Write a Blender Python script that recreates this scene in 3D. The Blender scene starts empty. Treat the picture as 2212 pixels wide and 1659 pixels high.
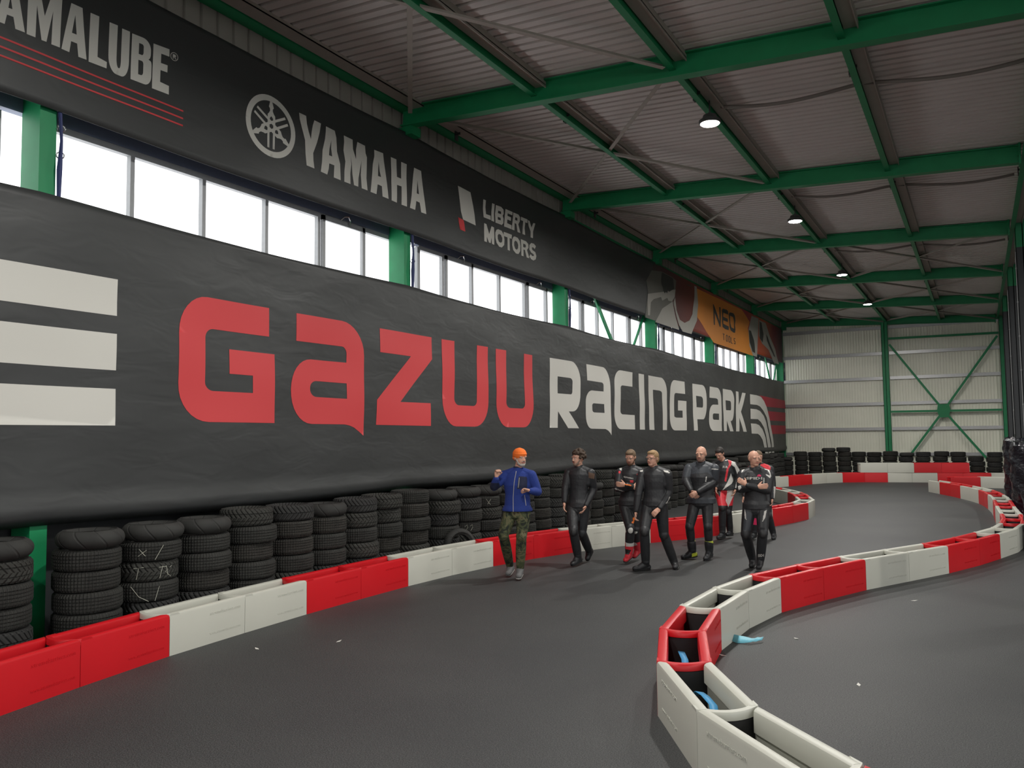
import bpy, bmesh, math, random
from mathutils import Vector, Matrix
from mathutils.bvhtree import BVHTree
random.seed(7)
PI = math.pi
C = bpy.context.scene.collection
SC = bpy.context.scene

# ---------------------------------------------------------------- camera, sky, exposure
W_, H_ = 2212.0, 1659.0
F_, YAW, PIT, ROL = 1781.0942, .5134, .0637, -.0115
CAM = Vector((8.0, 0.0, 2.0))
FW = Vector((-math.sin(YAW)*math.cos(PIT), math.cos(YAW)*math.cos(PIT), math.sin(PIT)))
RT = Vector((math.cos(YAW), math.sin(YAW), 0)); UP = RT.cross(FW)
RT, UP = RT*math.cos(ROL)+UP*math.sin(ROL), -RT*math.sin(ROL)+UP*math.cos(ROL)
cd = bpy.data.cameras.new('camera'); co = bpy.data.objects.new('camera', cd); C.objects.link(co)
cd.sensor_width = 36; cd.lens = F_/W_*36; cd.clip_end = 300; cd.clip_start = .05
m = Matrix((RT, UP, -FW)).transposed().to_4x4(); m.translation = CAM
co.matrix_world = m; SC.camera = co
SC.view_settings.view_transform = 'Standard'; SC.view_settings.look = 'None'
SC.view_settings.exposure = 0.12; SC.view_settings.gamma = 1; SC.view_settings.use_curve_mapping = False
SKY = 2.3
wd = bpy.data.worlds.new('overcast_sky'); SC.world = wd; wd.use_nodes = True
wd.node_tree.nodes['Background'].inputs[0].default_value = (.98, .99, 1.0, 1)
wd.node_tree.nodes['Background'].inputs[1].default_value = SKY
SC.cycles.max_bounces = 6; SC.cycles.diffuse_bounces = 4; SC.cycles.transparent_max_bounces = 8
SC.cycles.use_denoising = True; SC.cycles.sample_clamp_indirect = 6
LAMP_POWER = 235

def ray(x, y): return FW*F_ + RT*(x-W_/2) - UP*(y-H_/2)
def floor_at(x, y, z=0): v = ray(x, y); return CAM+v*((z-CAM.z)/v.z)
def wall_at(x, y, X=0): v = ray(x, y); return CAM+v*((X-CAM.x)/v.x)

# ---------------------------------------------------------------- materials
MATS = {}
def srgb(r, g, b):
    f = lambda c: (c/255/12.92) if c/255 <= .04045 else ((c/255+.055)/1.055)**2.4
    return (f(r), f(g), f(b), 1)
def mat(name, col, rough=.6, metal=0, spec=.5, noise=None, bump=None, emis=None, nscale=20, coat=0):
    if name in MATS: return MATS[name]
    mt = bpy.data.materials.new(name); mt.use_nodes = True; MATS[name] = mt
    nt = mt.node_tree; N = nt.nodes; L = nt.links; b = N['Principled BSDF']
    if len(col) == 3: col = (*col, 1)
    b.inputs['Base Color'].default_value = col; b.inputs['Roughness'].default_value = rough
    b.inputs['Metallic'].default_value = metal; b.inputs['Specular IOR Level'].default_value = spec
    b.inputs['Coat Weight'].default_value = coat
    if noise:
        tc = N.new('ShaderNodeTexCoord'); nz = N.new('ShaderNodeTexNoise'); nz.inputs['Scale'].default_value = nscale
        nz.inputs['Detail'].default_value = 6; L.new(tc.outputs['Object'], nz.inputs['Vector'])
        mx = N.new('ShaderNodeMix'); mx.data_type = 'RGBA'
        mx.inputs[6].default_value = tuple(c*(1-noise) for c in col[:3])+(1,)
        mx.inputs[7].default_value = tuple(min(1, c*(1+noise)) for c in col[:3])+(1,)
        L.new(nz.outputs[0], mx.inputs[0]); L.new(mx.outputs[2], b.inputs['Base Color'])
    if bump:
        sc, st, dist = bump
        tc = N.new('ShaderNodeTexCoord'); nz = N.new('ShaderNodeTexNoise'); nz.inputs['Scale'].default_value = sc
        nz.inputs['Detail'].default_value = 5; L.new(tc.outputs['Object'], nz.inputs['Vector'])
        bp = N.new('ShaderNodeBump'); bp.inputs['Strength'].default_value = st; bp.inputs['Distance'].default_value = dist
        L.new(nz.outputs[0], bp.inputs['Height']); L.new(bp.outputs[0], b.inputs['Normal'])
    if emis:
        b.inputs['Emission Color'].default_value = (*emis[:3], 1); b.inputs['Emission Strength'].default_value = emis[3]
    return mt
M_RED = mat('red_plastic', (.56, .006, .012), .38, noise=.06, nscale=3, bump=(60, .06, .003))
M_WHITE = mat('white_plastic', (.52, .52, .455), .4, noise=.04, nscale=3, bump=(60, .06, .003))
M_BLACKR = mat('black_barrier_rubber', (.016, .016, .017), .7)
M_GREEN = mat('green_paint', (.004, .22, .078), .5, noise=.18, nscale=5)
M_CREAM = mat('cream_steel', (.38, .345, .30), .6, noise=.1, nscale=6)
M_DECK = mat('cream_roof_deck', (.66, .61, .58), .55, noise=.06, nscale=2)
M_CLAD = mat('cream_wall_cladding', (.86, .86, .74), .45, noise=.08, nscale=1.5)
M_GALV = mat('galvanised_steel', (.42, .42, .42), .35, metal=.6, noise=.15)
M_CHAR = mat('charcoal_paint', (.03, .033, .036), .5, noise=.1)
M_FRAME = mat('window_frame_grey', (.34, .35, .36), .5, noise=.1)
M_HEAD = mat('blue_window_header', (.17, .20, .30), .5, noise=.1)
M_PWHITE = mat('white_print', (.61, .60, .55), .6)
M_PRED = mat('red_print', (.60, .050, .055), .6)
M_PDRED = mat('dark_red_print', (.38, .012, .035), .6)
M_BLUE = mat('blue_strap', (.07, .33, .62), .5, bump=(300, .2, .001))
M_TEAL = mat('teal_strap', (.12, .40, .50), .45, bump=(300, .2, .001))
M_WRAP = mat('black_stretch_wrap', (.006, .007, .012), .15, spec=.8, bump=(16, .8, .03))
M_STEEL = mat('chrome_steel', (.6, .6, .6), .25, metal=1)
M_LAMPH = mat('lamp_housing', (.05, .05, .05), .5)
M_LENS = mat('lamp_lens', (1, 1, 1), .5, emis=(1, .97, .9, 30))
M_CHALK = mat('chalk_mark', (.5, .5, .42), .9)

def banner_mat():
    mt = mat('black_banner', (.038, .040, .040), .5, spec=.5)
    nt = mt.node_tree; N = nt.nodes; L = nt.links; b = N['Principled BSDF']
    tc = N.new('ShaderNodeTexCoord'); mp = N.new('ShaderNodeMapping'); mp.inputs['Scale'].default_value = (1, 1.2, 3.2)
    L.new(tc.outputs['Object'], mp.inputs['Vector'])
    nz = N.new('ShaderNodeTexNoise'); nz.inputs['Scale'].default_value = 1.5; nz.inputs['Detail'].default_value = 2; nz.inputs['Distortion'].default_value = .5
    L.new(mp.outputs[0], nz.inputs['Vector'])
    bp = N.new('ShaderNodeBump'); bp.inputs['Strength'].default_value = .35; bp.inputs['Distance'].default_value = .03
    L.new(nz.outputs[0], bp.inputs['Height']); L.new(bp.outputs[0], b.inputs['Normal'])
    return mt
M_BAN = banner_mat()

def floor_mat():
    mt = mat('asphalt_floor', (.05, .05, .05), .62, spec=.5); nt = mt.node_tree; N = nt.nodes; L = nt.links; b = N['Principled BSDF']
    tc = N.new('ShaderNodeTexCoord')
    def nz(s, d=3):
        n = N.new('ShaderNodeTexNoise'); n.inputs['Scale'].default_value = s; n.inputs['Detail'].default_value = d
        L.new(tc.outputs['Object'], n.inputs['Vector']); return n
    fine = nz(120, 2); big = nz(.5, 4); tiny = nz(210, 1)
    r = N.new('ShaderNodeValToRGB'); r.color_ramp.elements[0].position = .40; r.color_ramp.elements[0].color = (.012, .0125, .013, 1)
    r.color_ramp.elements[1].position = .62; r.color_ramp.elements[1].color = (.058, .061, .062, 1)
    L.new(fine.outputs[0], r.inputs[0])
    r2 = N.new('ShaderNodeValToRGB'); r2.color_ramp.elements[0].position = .3; r2.color_ramp.elements[0].color = (.75, .75, .77, 1)
    r2.color_ramp.elements[1].position = .7; r2.color_ramp.elements[1].color = (1.15, 1.14, 1.1, 1); L.new(big.outputs[0], r2.inputs[0])
    mx = N.new('ShaderNodeMix'); mx.data_type = 'RGBA'; mx.blend_type = 'MULTIPLY'; mx.inputs[0].default_value = 1
    L.new(r.outputs[0], mx.inputs[6]); L.new(r2.outputs[0], mx.inputs[7])
    r3 = N.new('ShaderNodeValToRGB'); r3.color_ramp.elements[0].position = .70; r3.color_ramp.elements[0].color = (0, 0, 0, 1)
    r3.color_ramp.elements[1].position = .74; r3.color_ramp.elements[1].color = (.22, .22, .2, 1); L.new(tiny.outputs[0], r3.inputs[0])
    ad = N.new('ShaderNodeMix'); ad.data_type = 'RGBA'; ad.blend_type = 'ADD'; ad.inputs[0].default_value = 1
    L.new(mx.outputs[2], ad.inputs[6]); L.new(r3.outputs[0], ad.inputs[7]); L.new(ad.outputs[2], b.inputs['Base Color'])
    bp = N.new('ShaderNodeBump'); bp.inputs['Strength'].default_value = .25; bp.inputs['Distance'].default_value = .004
    L.new(fine.outputs[0], bp.inputs['Height']); L.new(bp.outputs[0], b.inputs['Normal'])
    return mt
M_FLOOR = floor_mat()

def glass_mat():
    mt = bpy.data.materials.new('window_glass'); mt.use_nodes = True; nt = mt.node_tree; nt.nodes.clear(); N = nt.nodes
    o = N.new('ShaderNodeOutputMaterial'); t = N.new('ShaderNodeBsdfTransparent'); t.inputs[0].default_value = (.995, .995, .995, 1)
    g = N.new('ShaderNodeBsdfGlossy'); g.inputs['Roughness'].default_value = .25; mx = N.new('ShaderNodeMixShader'); mx.inputs[0].default_value = .004
    nt.links.new(t.outputs[0], mx.inputs[1]); nt.links.new(g.outputs[0], mx.inputs[2]); nt.links.new(mx.outputs[0], o.inputs[0])
    return mt
M_GLASS = glass_mat()

def tyre_mat(name, kind, tint):
    mt = mat(name, tint, .78, spec=.3); nt = mt.node_tree; N = nt.nodes; L = nt.links; b = N['Principled BSDF']
    tc = N.new('ShaderNodeTexCoord'); sp = N.new('ShaderNodeSeparateXYZ'); L.new(tc.outputs['Object'], sp.inputs[0])
    def mth(op, a, c=None):
        n = N.new('ShaderNodeMath'); n.operation = op
        for i, v in enumerate((a, c)):
            if v is None: continue
            if isinstance(v, (int, float)): n.inputs[i].default_value = v
            else: L.new(v, n.inputs[i])
        return n.outputs[0]
    ang = mth('ARCTAN2', sp.outputs[1], sp.outputs[0])
    if kind == 'chevron': k = mth('ABSOLUTE', mth('SUBTRACT', sp.outputs[2], .1)); ph = mth('ADD', mth('MULTIPLY', ang, 34), mth('MULTIPLY', k, 90))
    elif kind == 'sipe': ph = mth('MULTIPLY', ang, 60)
    else: ph = mth('ADD', mth('MULTIPLY', ang, 9), mth('MULTIPLY', sp.outputs[2], 26))
    s = mth('SINE', ph); thr = .0 if kind != 'moto' else .93
    h = mth('SMOOTH_MIN', mth('MULTIPLY', s, 2.2), 1.0) if kind != 'moto' else mth('MAXIMUM', mth('MULTIPLY', mth('SUBTRACT', s, .9), 10), 0.0)
    bp = N.new('ShaderNodeBump'); bp.inputs['Strength'].default_value = 1; bp.inputs['Distance'].default_value = {'sipe': .003, 'chevron': .005, 'moto': .006}[kind]
    bp.invert = (kind == 'moto')
    L.new(h, bp.inputs['Height']); L.new(bp.outputs[0], b.inputs['Normal'])
    nz = N.new('ShaderNodeTexNoise'); nz.inputs['Scale'].default_value = 5; nz.inputs['Detail'].default_value = 6
    oi = N.new('ShaderNodeObjectInfo'); va = N.new('ShaderNodeVectorMath'); va.operation = 'ADD'
    L.new(tc.outputs['Object'], va.inputs[0]); L.new(oi.outputs['Location'], va.inputs[1]); L.new(va.outputs[0], nz.inputs['Vector'])
    mx = N.new('ShaderNodeMix'); mx.data_type = 'RGBA'
    mx.inputs[6].default_value = tuple(c*.6 for c in tint[:3])+(1,); mx.inputs[7].default_value = tuple(c*1.5 for c in tint[:3])+(1,)
    L.new(nz.outputs[0], mx.inputs[0]); L.new(mx.outputs[2], b.inputs['Base Color'])
    return mt

# ---------------------------------------------------------------- helpers
def tag(o, label=None, cat=None, group=None, kind=None):
    if label: o['label'] = label
    if cat: o['category'] = cat
    if group: o['group'] = group
    if kind: o['kind'] = kind
    return o
def empty(name, loc=(0, 0, 0), label=None, cat=None, group=None):
    o = bpy.data.objects.new(name, None); C.objects.link(o); o.location = loc; o.empty_display_size = .1
    return tag(o, label, cat, group)
class MB:
    def __init__(s): s.v = []; s.f = []; s.m = []
    def add(s, vs, fs, mi=0):
        n = len(s.v); s.v += [tuple(v) for v in vs]; s.f += [tuple(i+n for i in f) for f in fs]; s.m += [mi]*len(fs)
    def box(s, a, b, mi=0):
        (x0, y0, z0), (x1, y1, z1) = a, b
        s.add([(x0, y0, z0), (x1, y0, z0), (x1, y1, z0), (x0, y1, z0), (x0, y0, z1), (x1, y0, z1), (x1, y1, z1), (x0, y1, z1)],
              [(0, 3, 2, 1), (4, 5, 6, 7), (0, 1, 5, 4), (1, 2, 6, 5), (2, 3, 7, 6), (3, 0, 4, 7)], mi)
    def sweep(s, prof, A, B, up=Vector((0, 0, 1)), mi=0, caps=True):
        # prof: list of (side, height); swept from A to B
        A = Vector(A); B = Vector(B); d = (B-A).normalized(); sd = d.cross(up).normalized(); u = sd.cross(d)
        n = len(prof); vs = [A+sd*p[0]+u*p[1] for p in prof]+[B+sd*p[0]+u*p[1] for p in prof]
        fs = [(i, (i+1) % n, n+(i+1) % n, n+i) for i in range(n)]
        if caps: fs += [tuple(range(n))[::-1], tuple(range(n, 2*n))]
        s.add(vs, fs, mi)
    def bar(s, A, B, w, h, mi=0, up=Vector((0, 0, 1))): s.sweep([(-w/2, -h/2), (w/2, -h/2), (w/2, h/2), (-w/2, h/2)], A, B, up, mi)
    def ibeam(s, A, B, w, h, t=.012, tw=.009, mi=0, up=Vector((0, 0, 1))):
        # A,B on the underside centre line
        p = [(-w/2, 0), (w/2, 0), (w/2, t), (tw, t), (tw, h-t), (w/2, h-t), (w/2, h), (-w/2, h), (-w/2, h-t), (-tw, h-t), (-tw, t), (-w/2, t)]
        s.sweep(p, A, B, up, mi, caps=False)
    def tube(s, pts, r, seg=8, mi=0, cap=True):
        pts = [Vector(p) for p in pts]; rings = []
        for i, p in enumerate(pts):
            d = (pts[min(i+1, len(pts)-1)]-pts[max(i-1, 0)]).normalized()
            a = Vector((0, 0, 1)) if abs(d.z) < .9 else Vector((1, 0, 0))
            u = d.cross(a).normalized(); w = d.cross(u); rr = r[i] if isinstance(r, (list, tuple)) else r
            rings.append([p+(u*math.cos(2*PI*k/seg)+w*math.sin(2*PI*k/seg))*rr for k in range(seg)])
        vs = [v for R in rings for v in R]; fs = []
        for i in range(len(pts)-1):
            for k in range(seg): fs.append((i*seg+k, i*seg+(k+1) % seg, (i+1)*seg+(k+1) % seg, (i+1)*seg+k))
        if cap: fs += [tuple(range(seg))[::-1], tuple((len(pts)-1)*seg+k for k in range(seg))]
        s.add(vs, fs, mi)
    def lathe(s, prof, seg=48, mi=0, closed=True, c=(0, 0, 0)):
        n = len(prof); vs = []
        for k in range(seg):
            a = 2*PI*k/seg; vs += [(c[0]+r*math.cos(a), c[1]+r*math.sin(a), c[2]+z) for r, z in prof]
        fs = []
        for k in range(seg):
            k2 = (k+1) % seg
            for i in range(n if closed else n-1): fs.append((k*n+i, k2*n+i, k2*n+(i+1) % n, k*n+(i+1) % n))
        s.add(vs, fs, mi)
    def build(s, name, mats, parent=None, smooth=False, loc=None, label=None):
        me = bpy.data.meshes.new(name); me.from_pydata(s.v, [], s.f)
        for mt in (mats if isinstance(mats, (list, tuple)) else [mats]): me.materials.append(mt)
        if any(s.m): me.polygons.foreach_set('material_index', s.m)
        bm = bmesh.new(); bm.from_mesh(me); bmesh.ops.recalc_face_normals(bm, faces=bm.faces); bm.to_mesh(me); bm.free()
        if smooth:
            me.polygons.foreach_set('use_smooth', [True]*len(me.polygons))
            try: me.set_sharp_from_angle(angle=math.radians(40))
            except Exception: pass
        o = bpy.data.objects.new(name, me); C.objects.link(o)
        if parent is not None: o.parent = parent
        if loc: o.location = loc
        if label: o['label'] = label
        return o
def rebase(root_loc, o):
    # shift mesh data so that the object can sit under an empty at root_loc
    o.data.transform(Matrix.Translation(-Vector(root_loc)))
    return o
ORD = ['zeroth', 'first', 'second', 'third', 'fourth', 'fifth', 'sixth', 'seventh', 'eighth', 'ninth', 'tenth', 'eleventh', 'twelfth', 'thirteenth', 'fourteenth', 'fifteenth', 'sixteenth', 'seventeenth', 'eighteenth', 'nineteenth', 'twentieth']
def ordn(n):
    if n <= 20: return ORD[n]
    t = {2: 'twenty', 3: 'thirty', 4: 'forty', 5: 'fifty', 6: 'sixty'}[n//10]
    return t+'-'+ORD[n % 10] if n % 10 else {3: 'thirtieth', 4: 'fortieth', 5: 'fiftieth', 6: 'sixtieth'}.get(n//10, t)

# ---------------------------------------------------------------- the setting
Y0, BAY, YE = 4.72, 6.0, 40.72
XR, SL, XFAR = 8.94, -.049, 18.0
Z_BB, Z_BT, Z_DK = 7.10, 7.40, 7.44      # beam underside / top / deck at x=0
def zr(x, z): return z+SL*x

b = MB(); b.add([(-.6, -30, 0), (60, -30, 0), (60, 41.2, 0), (-.6, 41.2, 0)], [(0, 1, 2, 3)]); b.build('floor', M_FLOOR)['kind'] = 'structure'
# corrugated roof deck, ribs across the hall
b = MB(); prof = []; y = -12.0
while y < 41.1:
    prof += [(y, 0), (y+.118, 0), (y+.128, .07), (y+.173, .07)]; y += .183
n = len(prof); vs = []
for X in (-.5, XFAR): vs += [(X, p[0], zr(X, Z_DK)+p[1]) for p in prof]
b.add(vs, [(i, i+1, n+i+1, n+i) for i in range(n-1)])
vs = [(X, Y, zr(X, Z_DK)+.1) for X in (-.5, XFAR) for Y in (-12, 41.2)]; b.add(vs, [(0, 1, 3, 2)])
b.build('ceiling', M_DECK)['kind'] = 'structure'
# left wall: vertical cladding above and below the window band
def cladding(name, A, B, z0, z1, period, amp, mt, off, ztop=None):
    A = Vector(A); B = Vector(B); d = (B-A); Ld = d.length; d.normalize(); nn = Vector(off)
    s = []; t = 0
    while t < Ld:
        s += [(t, 0), (t+period*.78, 0), (t+period*.82, amp), (t+period*.96, amp)]; t += period
    s = [(min(q, Ld), w) for q, w in s]; b = MB(); n = len(s); vs = []
    for q, w in s: p = A+d*q+nn*w; vs.append((p.x, p.y, z0))
    for q, w in s: p = A+d*q+nn*w; vs.append((p.x, p.y, z1 if ztop is None else ztop(p.x)))
    b.add(vs, [(i, i+1, n+i+1, n+i) for i in range(n-1)])
    o = b.build(name, mt); o['kind'] = 'structure'; return o
cladding('wall_left', (-.13, -6, 0), (-.13, YE+.3, 0), 6.55, 7.5, .255, .035, mat('grey_wall_panel', (.30, .275, .245), .6, noise=.12, nscale=3), (-1, 0, 0))
b = MB(); b.box((-.5, -6, 0), (-.42, YE+.3, 4.25)); b.build('wall_left_lower', M_CHAR)['kind'] = 'structure'
o = bpy.data.objects['wall_left_lower']; o.name = 'trim_1'
o = cladding('wall_end', (-.42, YE+.18, 0), (XFAR, YE+.18, 0), 0, 7.4, .118, -.028, M_CLAD, (0, 1, 0), ztop=lambda x: zr(x, Z_DK))
b = MB(); b.box((XFAR, 12, 0), (XFAR+.1, YE+.3, 6.6))
b.build('wall_right', M_CHAR)['kind'] = 'structure'; b = MB()
for (a, c) in ((-12.0, -9.5), (-3.5, -1.5), (4.5, 6.5)): b.box((XFAR, a, 0), (XFAR+.1, c, 6.7))
b.box((XFAR, -12, 6.3), (XFAR+.1, 12, 6.7)); b.build('trim_4', M_CLAD)['kind'] = 'structure'  # unseen near part of right wall, gaps sized for the sky light admitted
b = MB(); b.box((-.5, -12.1, 6.3), (XFAR, -12, 7.6))
for (a, c) in ((-.5, 2.0), (8.0, 10.5), (16.5, 18.0)): b.box((a, -12.1, 0), (c, -12, 6.4))
b.build('wall_back', M_CLAD)['kind'] = 'structure'  # unseen rear wall, added to limit daylight; its openings set how much enters
b = MB(); b.box((-.5, -12, 0), (-.42, -6, 7.6)); b.build('wall_left_rear', M_CLAD)['kind'] = 'structure'; bpy.data.objects['wall_left_rear'].name = 'trim_3'
b = MB(); b.box((XR+.34, YE-.05, 0), (XFAR, YE+.1, 6.9)); b.build('trim_5', M_CHAR)['kind'] = 'structure'
# windows
ztop_w, zbot_w = 5.31, 4.25
mull0 = [4.95, 5.98, 6.99, 8.04, 9.07, 10.1, 11.12]; mullk = [11.56, 12.31, 13.31, 14.36, 15.44, 16.44, 17.3]
for k in range(-1, 6):
    if k <= 0: ms = [q+6*k for q in mull0]
    else: ms = [q+6*(k-1) for q in mullk]
    if k == 0: ms[-1] = 11.12
    x0, x1 = -.42, -.35; b = MB()
    lo = Y0+6*k; hi = Y0+6*(k+1)
    if k == -1: ms = [Y0-5.4+1.03*i for i in range(6)]
    if k == 5: ms[-1] = YE-.1
    e0 = ms[0]; e1 = ms[-1]
    for i, q in enumerate(ms):
        w = .055 if 0 < i < len(ms)-1 else .08
        b.box((x0, q-w/2, zbot_w), (x1, q+w/2, ztop_w))
    b.box((x0-.004, e0, ztop_w-.04), (x1+.004, e1, ztop_w+.045)); b.box((x0-.004, e0, zbot_w-.03), (x1+.004, e1, zbot_w+.05))
    for i in ((4,) if k == 0 else (1, 4)):          # opening sashes stand proud
        if k >= 0 and i+1 < len(ms):
            a, c = ms[i]+.03, ms[i+1]-.03
            for (p, q2) in (((x1, a, 4.45), (x1+.04, a+.06, ztop_w)), ((x1, c-.06, 4.45), (x1+.04, c, ztop_w)), ((x1, a, ztop_w-.07), (x1+.04, c, ztop_w)), ((x1, a, 4.44), (x1+.04, c, 4.51))): b.box(p, q2)
    o = b.build('window_%d' % (k+2), M_FRAME); o['kind'] = 'structure'
    g = MB(); g.box((-.39, e0, zbot_w), (-.385, e1, ztop_w)); g.build('glass', M_GLASS, o)
    if k >= 0:
        h = MB(); i = 4
        for i in ((4,) if k == 0 else (1, 4)):
            if i+1 < len(ms):
                yc = (ms[i]+ms[i+1])/2
                h.tube([(x1+.05, yc-.1, ztop_w+.0), (x1+.10, yc-.07, ztop_w+.05), (x1+.12, yc, ztop_w+.06), (x1+.10, yc+.06, ztop_w+.02), (x1+.05, yc+.1, ztop_w-.05)], .012, 6)
        h.build('sash_handle', M_STEEL, o)
b = MB(); b.box((-.44, -6, ztop_w+.03), (-.33, YE+.1, 5.66)); b.box((-.44, -6, 5.66), (-.4, YE+.1, 7.5)); b.build('trim_2', M_HEAD)['kind'] = 'structure'

# steel columns of the banner wall
GC = 'green columns along the banner wall'
for k in range(-1, 7):
    Y = Y0+BAY*k
    t = empty('steel_column', (0, Y, 0), None, 'column', GC)
    t['label'] = ('green steel column at the near end of the banner wall, outside the picture edge' if k < 0 else 'green steel column on the banner wall, %s from the camera' % (ordn(k+1)) if k < 6 else 'green steel column in the corner where banner wall meets end wall')
    b = MB()
    b.box((-.03-.02, Y-.0, 0), (-.03, Y+.16, 7.1)); b.box((-.34, Y-.0, 0), (-.32, Y+.16, 7.1)); b.box((-.34, Y-.012, 0), (-.03, Y+.0, 7.1))
    b.box((-.33, Y+.07, 0), (-.04, Y+.085, 7.1))
    rebase((0, Y, 0), b.build('post', M_GREEN, t))
    b = MB(); b.box((-.02, Y-.05, 6.95), (.16, Y+.2, 7.1)); b.box((-.03, Y+.05, 6.7), (-.01, Y+.1, 7.0)); rebase((0, Y, 0), b.build('bracket', M_GREEN, t))
    if k >= 0:
        b = MB()
        for (yy, zz) in ((Y+.19, 5.18), (Y+.185, 4.9)): b.tube([(-.0+.02*math.cos(a), yy+.03*math.cos(a), zz+.035*math.sin(a)) for a in [i*PI/5 for i in range(11)]], .007, 5)
        rebase((0, Y, 0), b.build('tie_ring', M_STEEL, t))
        b = MB(); b.tube([(.0, Y+.17, 5.4), (.01, Y+.19, 5.05), (.01, Y+.175, 4.75), (.0, Y+.18, 4.42)], [.022, .016, .03, .02], 6)
        rebase((0, Y, 0), b.build('tie_strap', mat('dark_blue_strap', (.02, .03, .12), .6), t))

# roof beams (three flat cross beams would look the same from every side: each is a rolled section)
GB = 'green roof beams across the hall'
for k in range(-1, 7):
    Y = Y0+BAY*k; zb = Z_BB if k < 6 else Z_BB
    b = MB(); b.ibeam((-.05, Y, zr(-.05, zb)), (XR-.1, Y, zr(XR-.1, zb)), .17, .32, .018, .01)
    o = b.build('roof_beam', M_GREEN)
    tag(o, 'green steel roof beam above the end wall' if k == 6 else ('green roof beam overhead behind the camera' if k < 0 else ('green roof beam nearest the camera, above the picture' if k == 0 else 'green steel roof beam over the track, %s from the camera' % ordn(k))), 'beam', GB)
    b = MB(); b.ibeam((XR+.25, Y, zr(XR+.25, zb)), (XFAR, Y, zr(XFAR, zb)), .17, .32, .018, .01)
    o = b.build('roof_beam', M_GREEN); tag(o, 'green roof beam of the right-hand aisle, at bay line %s' % ordn(k+2), 'beam', 'aisle roof beams')
# right column row (charcoal lower part, green head)
for k in range(1, 7):
    Y = Y0+BAY*k; t = empty('steel_column', (XR, Y, 0), None, 'column', 'columns between track and right-hand aisle')
    t['label'] = 'green steel column at the right side of the end wall' if k == 6 else 'charcoal steel column with green head, %s back on the right side' % ordn(k)
    b = MB(); w = .16; zt = zr(XR, Z_BB)
    lowm = M_GREEN if k == 6 else M_CHAR
    for (z0, z1, mi) in ((0, zt-.35, 0), (zt-.35, zt+.3, 1)):
        b.box((XR, Y-w, z0), (XR+.3, Y-w+.02, z1), mi); b.box((XR, Y+w-.02, z0), (XR+.3, Y+w, z1), mi); b.box((XR+.14, Y-w, z0), (XR+.16, Y+w, z1), mi)
        b.box((XR, Y-w, z0), (XR+.015, Y+w, z1), mi)
    rebase((XR, Y, 0), b.build('post', [lowm, M_GREEN], t))
    b = MB(); b.box((XR-.13, Y-.12, zt-.03), (XR-.10, Y+.12, zt+.38))
    for i in range(4):
        for s in (-1, 1): b.tube([(XR-.15, Y+s*.07, zt+.03+i*.1), (XR-.09, Y+s*.07, zt+.03+i*.1)], .013, 6)
    rebase((XR, Y, 0), b.build('end_plate', M_GREEN, t))
    if k in (3, 4):
        b = MB(); b.tube([(XR-.01, Y-w-.02, 1.9), (XR-.01, Y-w-.02, 6.2)], .010, 6)
        for z in (2.6, 3.4, 4.2, 5.0, 5.8): b.box((XR-.025, Y-w-.035, z), (XR+.005, Y-w, z+.025))
        rebase((XR, Y, 0), b.build('conduit', mat('pale_conduit', (.26, .27, .27), .5), t))
# purlins along the hall
GP = 'roof purlins running along the hall'
for i, x in enumerate((.30, 2.40, 4.55, 6.72, 8.9)):
    z = zr(x, 7.30)
    t = empty('roof_purlin', (x, -6, z), ['cream roof purlin right beside the banner wall', 'green and cream roof purlin above the brace crossings', 'green and cream roof purlin carrying the lamps', 'green and cream roof purlin between lamps and right columns', 'green roof purlin above the right-hand columns'][i], 'beam', GP)
    if i: b = MB(); b.box((x-.045, -6, z-.09), (x+.045, YE, z-.075)); b.box((x-.006, -6, z-.08), (x+.006, YE, z+.13)); rebase((x, -6, z), b.build('girder', M_GREEN, t))
    b = MB(); b.box((x+.03 if i else x-.15, -6, z+(.03 if i else .08)), (x+.2 if i else x+.08, YE, z+(.045 if i else .095))); b.box((x+.185 if i else x+.07, -6, z+(-.0 if i else .08)), (x+.2 if i else x+.08, YE, z+.14)); rebase((x, -6, z), b.build('rail', M_CREAM, t))
    b = MB()
    for k in range(0, 6):
        yy = Y0+BAY*k+1.15; b = MB(); b.box((x-.06, yy-.05, z-.1), (x-.045, yy+.05, z+.06)); b.box((x-.06, yy-.05, z-.02), (x+.05, yy-.03, z+.02)); rebase((x, -6, z), b.build('splice_plate', M_LAMPH, t))
b = MB(); b.box((-.12, 16.9, 7.0), (-.06, YE, 7.08)); b.box((-.02, -6, 7.36), (.13, YE, 7.41)); b.box((-.12, -6, 7.38), (-.02, YE, 7.41)); tag(b.build('eaves_rail', M_GREEN), 'green eaves rail along the top of the banner wall', 'rail')
# cream roof bracing
def brace(pts, label, grp='cream roof braces'):
    A, B = Vector(pts[0]), Vector(pts[1]); b = MB(); t = .006; w = .07
    b.sweep([(0, 0), (w, 0), (w, t), (t, t), (t, w), (0, w)], A, B); o = b.build('roof_brace', M_CREAM); tag(o, label, 'brace', grp)
for k in range(-1, 6):
    ya, yb = Y0+BAY*k+.15, Y0+BAY*(k+1)-.15; z = 7.24
    w = ordn(k+2)
    brace([(.25, yb, zr(.25, z)), (4.45, ya, zr(4.45, z))], 'cream diagonal roof brace rising away from the wall, %s bay' % w)
    brace([(.25, ya, zr(.25, z)), (4.45, yb, zr(4.45, z-.05))], 'cream diagonal roof brace running back from the wall, %s bay' % w)
    if k >= 3:
        brace([(4.6, yb, zr(4.6, z)), (8.8, ya, zr(8.8, z))], 'cream diagonal brace in the right half of the roof, %s bay, near end right' % w)
        brace([(4.6, ya, zr(4.6, z)), (8.8, yb, zr(8.8, z-.05))], 'cream diagonal brace in the right half of the roof, %s bay, near end left' % w)
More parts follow.
